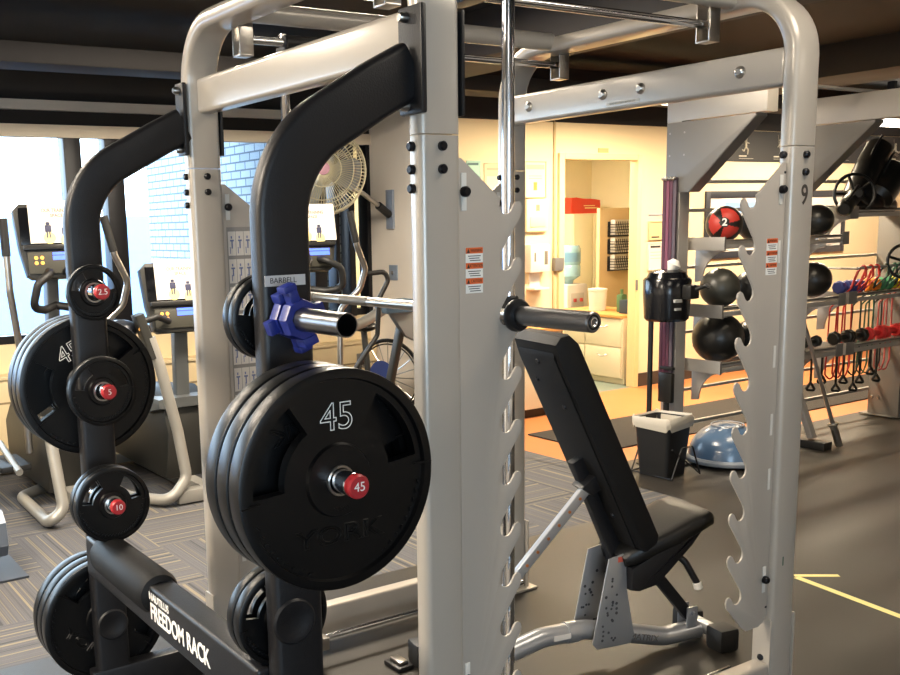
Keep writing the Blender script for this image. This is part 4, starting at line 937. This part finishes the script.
for z, l in ((1.60, 'top'), (1.41, 'middle'), (1.22, 'bottom')): basket(z, l+' black wire paper basket hanging on the tan office panel')
t = thing('storage_cupboard', (-9.0, 9.1, 0), 'tall pale cupboard in the office behind the water cooler', 'cupboard')
obj('body', MB().box(-9.28, -8.9, 8.78, 9.45, .002, 1.70, .004), mat('cupboard_pale', 'e9dcb6', .6), t); obj('door', MB().box(-8.9, -8.885, 8.79, 9.11, .05, 1.69, .003), mat('cupboard_pale', 'e9dcb6', .6), t); obj('door', MB().box(-8.9, -8.885, 9.12, 9.44, .05, 1.69, .003), mat('cupboard_pale', 'e9dcb6', .6), t)
t = thing('red_bag', (-9.05, 9.0, 1.7), 'crumpled bright red bag with pale lettering on top of the pale cupboard', 'bag')
bm_ = bmesh.new(); bmesh.ops.create_cube(bm_, size=1); bmesh.ops.subdivide_edges(bm_, edges=bm_.edges, cuts=5, use_grid_fill=True)
for v in bm_.verts:
    v.co = Vector((-9.02+v.co.x*.2+random.uniform(-.008, .008), 9.02+v.co.y*.48, 1.703+(v.co.z+.5)*(.17-.03*v.co.y)+random.uniform(0, .012)*(v.co.z+.5)))
obj('body', MB()._merge(bm_), mat('bag_red', 'd43a24', .5), t, smooth=30)
obj('lettering', MB().box(-8.915, -8.905, 9.0, 9.22, 1.76, 1.775).box(-8.915, -8.905, 8.98, 9.16, 1.79, 1.80), mat('bag_print', 'f0c088', .5), t)
t = thing('water_cooler', (-8.5, 8.4, 0), 'white water cooler with a blue bottle inside the office', 'water cooler')
obj('cabinet', MB().box(-8.66, -8.36, 8.18, 8.50, .002, .90, .02), PAPER, t)
obj('tap_recess', MB().box(-8.362, -8.355, 8.24, 8.44, .60, .80, .002), mat('recess_grey', 'b8b2a8', .5), t)
obj('tap', MB().box(-8.355, -8.33, 8.27, 8.30, .70, .74, .003).box(-8.355, -8.33, 8.37, 8.40, .70, .74, .003), mat('tap_red', 'b04038', .5), t)
wb = obj('water_bottle', MB().lathe([(0, 0), (.05, .0), (.06, .04), (.135, .09), (.137, .20), (.130, .22), (.137, .24), (.137, .40), (.12, .44), (0, .45)], (-8.51, 8.34, .90), (0, 0, 1), 32), mat('bottle_blue', '8fb6c4', .12, 0, coat=.5), t)
obj('band', MB().lathe([(.1375, .255), (.1375, .36)], (-8.51, 8.34, .90), (0, 0, 1), 32).lathe([(.1365, .36), (.1365, .255)], (-8.51, 8.34, .90), (0, 0, 1), 32), mat('bottle_band', '6f98b4', .3), t)
tag(obj('plastic_tub', MB().lathe([(0, 0), (.085, 0), (.095, .20), (.10, .205), (.10, .225), (0, .235)], (-7.45, 7.72, .696), (0, 0, 1), 30), PAPER, loc=(-7.45, 7.72, .7)), 'round white lidded tub on the office worktop', 'tub')
tag(obj('spray_bottle', MB().box(-7.14, -7.06, 7.66, 7.74, .696, .88, .02).cyl((-7.10, 7.70, .88), (-7.10, 7.70, .93), .015, 12), mat('box_green', '4b6a44', .5), loc=(-7.1, 7.7, .7)), 'green bottle on the office worktop beside the white tub', 'bottle')
tag(obj('storage_box', MB().box(-7.04, -6.92, 7.60, 7.78, .696, .83, .006), mat('box_darkblue', '2d3a48', .5), loc=(-7, 7.7, .7)), 'dark blue box at the right end of the office worktop', 'box')
tag(obj('paper_bag', MB().prism([(-7.10, .696), (-6.90, .696), (-6.93, .98), (-7.02, 1.02)], 'y', 7.82, 7.94, .01), mat('bag_grey', 'cfc8ba', .6), loc=(-7, 7.88, .7)), 'pale crumpled bag behind the dark blue box', 'bag')
# fan on the side wall, switch
fan = thing('wall_fan', (-7.0, 4.4, 1.95), 'round wire cage wall fan high in the corner by the windows', 'fan')
FC = Vector((-6.88, 4.10, 2.07)); fa = Vector((.86, -.48, .12)).normalized(); FR = .335
e2 = fa.cross(Vector((0, 0, 1))).normalized(); e1 = e2.cross(fa)
def circ(c, R, n=40): return [c+(e1*math.cos(2*PI*k/n)+e2*math.sin(2*PI*k/n))*R for k in range(n+1)]
CAGE = mat('cage_cream', 'c9c1a4', .35, .4)
b = MB()
for rr, off in ((FR, 0), (FR, -.10), (.24, .055), (.14, .075), (.30, .035), (.24, -.16)): b.tube(circ(FC+fa*off, rr), .0045 if rr < FR else .008, 6)
for k in range(76):
    a = 2*PI*k/76; u = e1*math.cos(a)+e2*math.sin(a); b.tube([FC+fa*.08+u*.05, FC+fa*.07+u*.16, FC+fa*.05+u*.25, FC+u*FR, FC-fa*.10+u*FR, FC-fa*.16+u*.20], .003, 5)
obj('cage', b, CAGE, fan)
obj('hub_badge', MB().lathe([(0, 0), (.05, 0), (.05, .012), (0, .016)], FC+fa*.078, fa, 24), mat('badge_pink', '9c5a70', .4), fan)
bl = MB()
for k in range(3):
    a = 2*PI*k/3+.4; u = e1*math.cos(a)+e2*math.sin(a); w = fa.cross(u); t_ = bmesh.new(); vv = []
    for (r_, c_, tw) in ((.05, .04, .5), (.14, .10, .45), (.24, .125, .35), (.30, .09, .3)):
        d_ = (w*math.cos(tw)+fa*math.sin(tw)); vv.append((t_.verts.new(FC-fa*.03+u*r_-d_*c_), t_.verts.new(FC-fa*.03+u*r_+d_*c_)))
    for i in range(3): t_.faces.new((vv[i][0], vv[i][1], vv[i+1][1], vv[i+1][0]))
    bmesh.ops.solidify(t_, geom=t_.faces[:], thickness=.003); bl._merge(t_)
obj('blades', bl, mat('blade_alu', 'b4b8ba', .3, .7), fan)
obj('motor', MB().lathe([(0, 0), (.08, 0), (.09, .03), (.09, .14), (.06, .18), (0, .18)], FC-fa*.10, -fa, 24), DARKPL, fan)
obj('arm', MB().tube([FC-fa*.22, (-7.12, 4.62, 1.90), (-7.19, 4.93, 1.73)], .02, 12, .05), STEEL, fan)
obj('mount_plate', MB().box(-7.26, -7.16, 4.945, 4.969, 1.60, 1.93, .004), mat('plate_bluegrey', '9aa4b4', .4, .3), fan)
obj('arm_clamp', MB().cyl((-7.16, 4.80, 1.80), (-7.20, 4.94, 1.72), .034, 14, .003), BLK, fan)
t = thing('light_switch', (-7.19, 4.96, 1.22), 'grey blue switch plate on the wall below the fan', 'switch')
obj('plate', MB().box(-7.25, -7.13, 4.958, 4.969, 1.16, 1.29, .003), mat('switch_bluegrey', '8a97a8', .45), t); obj('toggle', MB().box(-7.20, -7.18, 4.945, 4.958, 1.21, 1.24, .002), STORD, t)
# ================================================================ CARDIO MACHINES
LAMPO = mat('button_orange', 'f0a848', .5, emit=('f0a040', 1.2)); LAMPB = mat('led_blue', '4a6ae0', .5, emit=('4060ff', 1.2))
def console(t, c, w, h, yaw=0.0, tilt=.18):
    """dark console facing +x with a notice sheet taped over the screen; c = centre"""
    R_ = Matrix.Translation(Vector(c))@Matrix.Rotation(yaw, 4, 'Z')@Matrix.Rotation(-tilt, 4, 'Y')
    def T(mb): return mb.xf(R_)
    pf = [(-w/2, h*.5-.04), (-w/2+.04, h*.5), (w/2-.04, h*.5), (w/2, h*.5-.04), (w/2-.02, -h*.12), (w/2-.05, -h*.5+.02), (w/2-.08, -h*.5), (-w/2+.08, -h*.5), (-w/2+.05, -h*.5+.02), (-w/2+.02, -h*.12)]
    cs = obj('console', T(MB().prism(pf, 'x', -.08, 0, .012)), DARKPL, t)
    obj('bezel', T(MB().box(-.001, .006, -w/2+.03, w/2-.03, -.02, h*.5-.025, .002)), mat('screen_black', '0a0b0e', .15), cs)
    sh = obj('notice_sheet', T(MB().box(.007, .009, -w/2+.085, w/2-.01, -.015, h*.5+.012)), PAPER, cs, label='white notice sheet with two figures')
    tx = MB().text('OUR TRAINING', .030, (.0095, .035, h*.5-.045), (0, 1, 0), (0, 0, 1), .0003, bold=.0008, sx=.8).text('SPACE', .026, (.0095, .035, h*.5-.075), (0, 1, 0), (0, 0, 1), .0003, bold=.0008)
    obj('lettering', T(tx), mat('sheet_brown', '7a6a60', .6), sh)
    fg = MB(); yy = MB()
    for (y, z) in ((-.02, .07), (.075, .055)):
        fg.box(.009, .0105, y-.010, y+.010, z+.020, z+.036, .004).box(.009, .0105, y-.018, y+.018, z-.02, z+.018, .002).box(.009, .0105, y-.012, y-.003, z-.055, z-.02).box(.009, .0105, y+.003, y+.012, z-.055, z-.02)
        yy.lathe([(0, 0), (.035, 0), (.035, .001), (0, .001)], (.009, y+.005, z-.055), (1, 0, 0), 16)
    obj('figures', T(fg), mat('figure_navy', '33344e', .6), sh); obj('figure_spots', T(yy), mat('spot_yellow', 'efe08a', .6), sh)
    obj('keypad', T(MB().box(.001, .012, -w/2+.06, w/2-.06, -h*.44, -.065, .004)), mat('keypad_olive', '35332a', .5), cs)
    bt_ = MB()
    for i in (0, 1):
        for j in (0, 1): bt_.lathe([(0, .003), (.010, .002), (.011, 0), (0, 0)], (.012, -w/2+.105+.034*i, -.10-.030*j), (1, 0, 0), 12)
    obj('buttons', T(bt_), LAMPO, cs)
    obj('display_strip', T(MB().box(.012, .0135, -.01, w/2-.075, -.115, -.09).box(.012, .0135, -.01, w/2-.075, -.085, -.07)), LAMPB, cs)
    obj('tray', T(MB().box(.0, .03, -w/2+.04, w/2-.03, -.055, -.025, .006)), BALLB, cs)
def elliptical(yc, label, cz=1.60, x=-5.95, far=False):
    t = thing('elliptical_trainer', (x-.3, yc, 0), label, 'exercise machine')
    console(t, (x, yc, cz), .42, .44, yaw=-.12)
    obj('mast', MB().sweep(rrect(.05, .035, .012), [(x-.22, yc, .30), (x-.10, yc, 1.42)], (0, 1, 0)), mat('mast_grey', '5c5e5e', .4, .3), t)
    obj('drive_housing', MB().prism([(x-1.0, .08), (x-.05, .08), (x+.02, .40), (x-.10, .60), (x-.75, .62), (x-1.02, .40)], 'y', yc-.13, yc+.13, .03), DARKPL, t)
    obj('base_frame', MB().box(x-1.1, x+.35, yc-.05, yc+.05, .03, .11, .015), SILV, t)
    obj('front_stabiliser', MB().box(x-1.12, x-1.02, yc-.33, yc+.33, .02, .10, .015), SILV, t)
    for s_ in (-1, 1):
        y = yc+s_*.30
        if s_ > 0: AP = [(x+.05, yc+.30, 1.72), (x+.05, yc+.35, 1.50), (x+.03, yc+.43, 1.34), (x-.0, yc+.40, 1.20), (x-.05, yc+.26, 1.06), (x-.05, yc+.24, .35)]
        else: AP = [(x+.05, yc-.285, 1.72), (x+.05, yc-.28, 1.33), (x+.0, yc-.24, 1.0), (x-.05, yc-.22, .75), (x-.05, yc-.22, .35)]
        obj('moving_arm', MB().tube(AP, .021, 12, .10), STEEL, t)
        g0 = Vector(AP[0]); g1 = Vector(AP[1]); dg = (g1-g0).normalized()
        obj('hand_grip', MB().tube([g0-dg*.015, g0+dg*.20], .0255, 12), RUB2, t)
        obj('pedal', MB().box(x-.42, x-.06, y-.09 if s_ < 0 else y-.11, y+.09 if s_ < 0 else y+.07, .30+.06*s_, .34+.06*s_, .015), RUB2, t)
        obj('pedal_link', MB().tube([(x-.45, y, .35), (x-.0, y, .30+.05*s_)], .022, 10), SILV, t)
    obj('side_rail', MB().tube([(x+.28, yc-.20, .72), (x+.36, yc-.19, .40), (x+.45, yc-.18, .10), (x+.45, yc-.27, .045), (x-.22, yc-.25, .045), (x-.36, yc-.06, .05)], .034, 14, .09), SILV, t)
    if far: obj('rear_handle', MB().tube([(x, yc+.42, 1.30), (x+.02, yc+.60, 1.31), (x+.02, yc+.63, 1.25), (x+.0, yc+.56, 1.12), (x-.05, yc+.57, .85), (x-.1, yc+.30, .5), (x-.1, yc+.13, .35)], .018, 10, .05), RUB2, t)
    obj('rail_housing', MB().box(x-.1, x+.34, yc-.24, yc-.12, .62, .74, .03), DARKPL, t)
    obj('fixed_handle', MB().tube([(x-.06, yc-.04, 1.42), (x+.10, yc-.05, 1.42), (x+.13, yc-.14, 1.36), (x+.10, yc-.17, 1.22), (x+.02, yc-.08, 1.20), (x-.04, yc, 1.22)], .024, 12, .06), RUB2, t)
    obj('fixed_handle', MB().tube([(x-.06, yc+.04, 1.42), (x+.10, yc+.06, 1.42), (x+.13, yc+.17, 1.36), (x+.10, yc+.20, 1.22), (x+.02, yc+.10, 1.20), (x-.04, yc, 1.22)], .024, 12, .06), RUB2, t)
elliptical(1.69, 'elliptical trainer at the far left by the window, its console showing a white sheet')
elliptical(3.42, 'elliptical trainer behind the front storage arm, nearest the fan', cz=1.56, far=True)  # its white notice sheet stands in for glare on a bare screen
# lower machine between them
bk = thing('exercise_bike', (-5.9, 2.3, 0), 'exercise machine with a low console and curved silver leg between the two elliptical trainers', 'exercise machine')
console(bk, (-5.75, 2.36, 1.24), .42, .43, yaw=-.12)
obj('mast', MB().sweep(rrect(.035, .045, .012), [(-5.86, 2.40, .62), (-5.84, 2.40, 1.04)], (0, 1, 0)), mat('mast_grey', '5c5e5e', .4, .3), bk)
obj('drive_housing', MB().prism([(-6.75, .10), (-5.80, .10), (-5.72, .40), (-5.80, .60), (-6.0, .66), (-6.6, .60), (-6.8, .35)], 'y', 2.24, 2.56, .03), DARKPL, bk)
obj('side_cowl', MB().prism([(-6.0, .62), (-5.74, .62), (-5.74, .56), (-6.0, .50)], 'y', 2.20, 2.62, .02), mat('mast_grey', '5c5e5e', .4, .3), bk)
obj('side_rail', MB().tube([(-5.60, 2.115, 1.02), (-5.58, 2.16, .85), (-5.56, 2.24, .45), (-5.53, 2.27, .16), (-5.50, 2.15, .045), (-5.75, 1.98, .045), (-6.3, 1.96, .05)], .034, 16, .10), SILV, bk)
obj('rail_grip', MB().sweep(rrect(.030, .045, .015), [(-5.63, 2.06, 1.16), (-5.60, 2.13, .90)], (1, 0, 0)), DARKPL, bk)
obj('grip_stripes', MB().box(-5.60, -5.585, 2.05, 2.058, 1.07, 1.11).box(-5.60, -5.585, 2.07, 2.078, 1.065, 1.105).box(-5.60, -5.585, 2.09, 2.098, 1.06, 1.10), mat('stripe_amber', 'd8a050', .5), bk)
obj('seat_pad', MB().sphere((-5.72, 1.98, 1.07), .10, (1, 1.1, .6)), mat('pad_blueblack', '20242c', .3), bk)
obj('handle', MB().tube([(-5.70, 2.28, 1.10), (-5.62, 2.18, 1.14), (-5.60, 2.08, 1.12)], .02, 10, .05), RUB2, bk)
obj('base_frame', MB().box(-6.8, -5.55, 2.36, 2.44, .02, .10, .012), SILV, bk)
obj('stabiliser', MB().box(-5.60, -5.50, 2.2, 2.62, .01, .09, .012), SILV, bk)
obj('rubber_foot', MB().box(-5.61, -5.49, 2.55, 2.63, .002, .10, .01).box(-6.85, -6.74, 2.0, 2.1, .002, .10, .01), RUB2, bk)
obj('rear_stabiliser', MB().box(-6.84, -6.75, 2.0, 2.78, .02, .09, .012), SILV, bk)
# spin bike near the outlet
sb = thing('air_bike', (-6.5, 4.45, 0), 'stationary bike with a large black wheel behind the front weight plates', 'exercise machine')
WC = Vector((-6.62, 4.50, .42))
def yw(c, R, n=40): return [c+Vector((math.cos(2*PI*k/n)*.9, math.cos(2*PI*k/n)*.42, math.sin(2*PI*k/n)))*R for k in range(n+1)]
obj('wheel_rim', MB().tube(yw(WC, .30), .016, 8).tube(yw(WC, .27), .006, 8), BALLB, sb)
ws = MB()
for k in range(20): a = 2*PI*k/20; ws.tube([WC, WC+Vector((math.cos(a)*.9, math.cos(a)*.42, math.sin(a)))*.29], .004, 5)
obj('wheel_spokes', ws, STEEL, sb)
obj('fork', MB().sweep(rrect(.035, .025, .01), [(-6.20, 4.36, .95), (-6.30, 4.30, .45)], (0, 1, 0)), DARKPL, sb)
obj('top_bracket', MB().prism([(4.20, 1.02), (4.40, 1.02), (4.52, .84), (4.44, .76), (4.36, .80)], 'x', -6.22, -6.16, .01), mat('bracket_silver', '9a9a98', .35, .5), sb)
obj('handle_block', MB().box(-6.26, -6.10, 4.14, 4.42, .985, 1.085, .02), mat('block_blue', '4d6070', .35), sb)
obj('frame_tube', MB().tube([(-6.18, 3.82, .89), (-6.20, 4.0, .93), (-6.20, 4.2, 1.02)], .04, 14, .08), SILV, sb)
obj('chain_guard', MB().lathe([(0, 0), (.10, 0), (.11, .02), (0, .03)], WC+Vector((.1, -.12, .05)), (.42, -.9, 0), 24), mat('guard_blue', '3a4a86', .4), sb)
obj('base_frame', MB().box(-7.0, -6.0, 4.28, 4.36, .02, .10, .01).box(-6.05, -5.97, 4.05, 4.62, .005, .08, .01).box(-7.0, -6.92, 4.05, 4.62, .005, .08, .01).tube([(-6.30, 4.32, .08), (-6.30, 4.31, .46)], .03, 12), DARKPL, sb)
obj('seat_post', MB().tube([(-6.62, 4.34, .08), (-6.72, 4.34, .80)], .025, 12), DARKPL, sb); obj('saddle', MB().sphere((-6.72, 4.34, .84), .13, (1, .75, .35)), BALLB, sb)
# treadmill corner at lower left
t = thing('treadmill', (-5.1, .85, 0), 'dark machine with a blue grey end cap at the lower left edge', 'exercise machine')
obj('end_cap', MB().prism([(-5.25, .10), (-4.88, .10), (-4.84, .16), (-4.86, .27), (-4.92, .32), (-5.25, .32)], 'y', .88, 1.055, .015), mat('cap_bluegrey', '5c6470', .35, .2), t)
obj('deck', MB().box(-6.6, -5.0, .30, .95, .10, .26, .02), DARKPL, t); obj('belt', MB().box(-6.55, -5.0, .38, .86, .26, .268), RUB2, t)
obj('foot', MB().box(-5.1, -5.0, .92, 1.02, .013, .11, .01).box(-6.5, -6.4, .4, .5, .013, .11, .01), RUB2, t)
tag(obj('floor_mat', MB().box(-6.7, -4.78, .20, 1.12, .0005, .012, .003), mat('mat_bluegrey', '343840', .5), loc=(-5.3, .7, 0)), 'dark mat under the machine at the lower left photo edge', 'mat')
# small items
ck = thing('floor_bracket', (-2.92, 2.0, 0), 'small silver and black clip lying on the floor between the rack posts', 'clip')
obj('body', MB().box(-2.97, -2.87, 1.97, 2.04, .001, .02, .006), BLK, ck); obj('clip', MB().box(-2.955, -2.885, 1.985, 2.025, .02, .035, .006), STEEL, ck)
cb2 = obj('power_cable', MB().tube([(-7.3, 4.0, .012), (-6.9, 3.4, .012), (-6.6, 2.9, .012), (-6.0, 2.95, .012), (-5.8, 3.0, .012)], .008, 8, .2), BALLB, loc=(-6.6, 3.3, 0)); tag(cb2, 'black cable lying on the striped carpet between the machines', 'cable')

# ================================================================ split loose repeated pieces into parts of their own
def split_islands(o):
    bm = bmesh.new(); bm.from_mesh(o.data); bm.verts.ensure_lookup_table(); seen = set(); isl = []
    for v in bm.verts:
        if v.index in seen: continue
        st = [v]; seen.add(v.index); g = []
        while st:
            q = st.pop(); g.append(q.index)
            for e in q.link_edges:
                w = e.other_vert(q)
                if w.index not in seen: seen.add(w.index); st.append(w)
        isl.append(set(g))
    bm.free()
    if len(isl) < 2: return
    nm = o.name.split('.')[0]; src = o.data
    for k, g in enumerate(isl):
        b2 = bmesh.new(); b2.from_mesh(src); b2.verts.ensure_lookup_table()
        bmesh.ops.delete(b2, geom=[v for v in b2.verts if v.index not in g], context='VERTS')
        me = bpy.data.meshes.new(nm); b2.to_mesh(me); b2.free()
        for mm in src.materials: me.materials.append(mm)
        me.set_sharp_from_angle(angle=math.radians(38))
        if k == 0: o.data = me
        else:
            c = o.copy(); c.data = me; COL.objects.link(c)
for o in list(S.objects):
    if o.type == 'MESH' and o.name.split('.')[0] in ('post_bolts', 'bolt', 'flange_bolts', 'knurling', 'hinge_block', 'copper_pin', 'buttons', 'tap', 'strut_lug', 'rubber_foot', 'grip_stripes', 'hinge', 'display_strip', 'lever') and not o.children:
        if o.name.startswith('post_bolts') or o.name.startswith('flange_bolts'): o.name = 'bolt'
        split_islands(o)
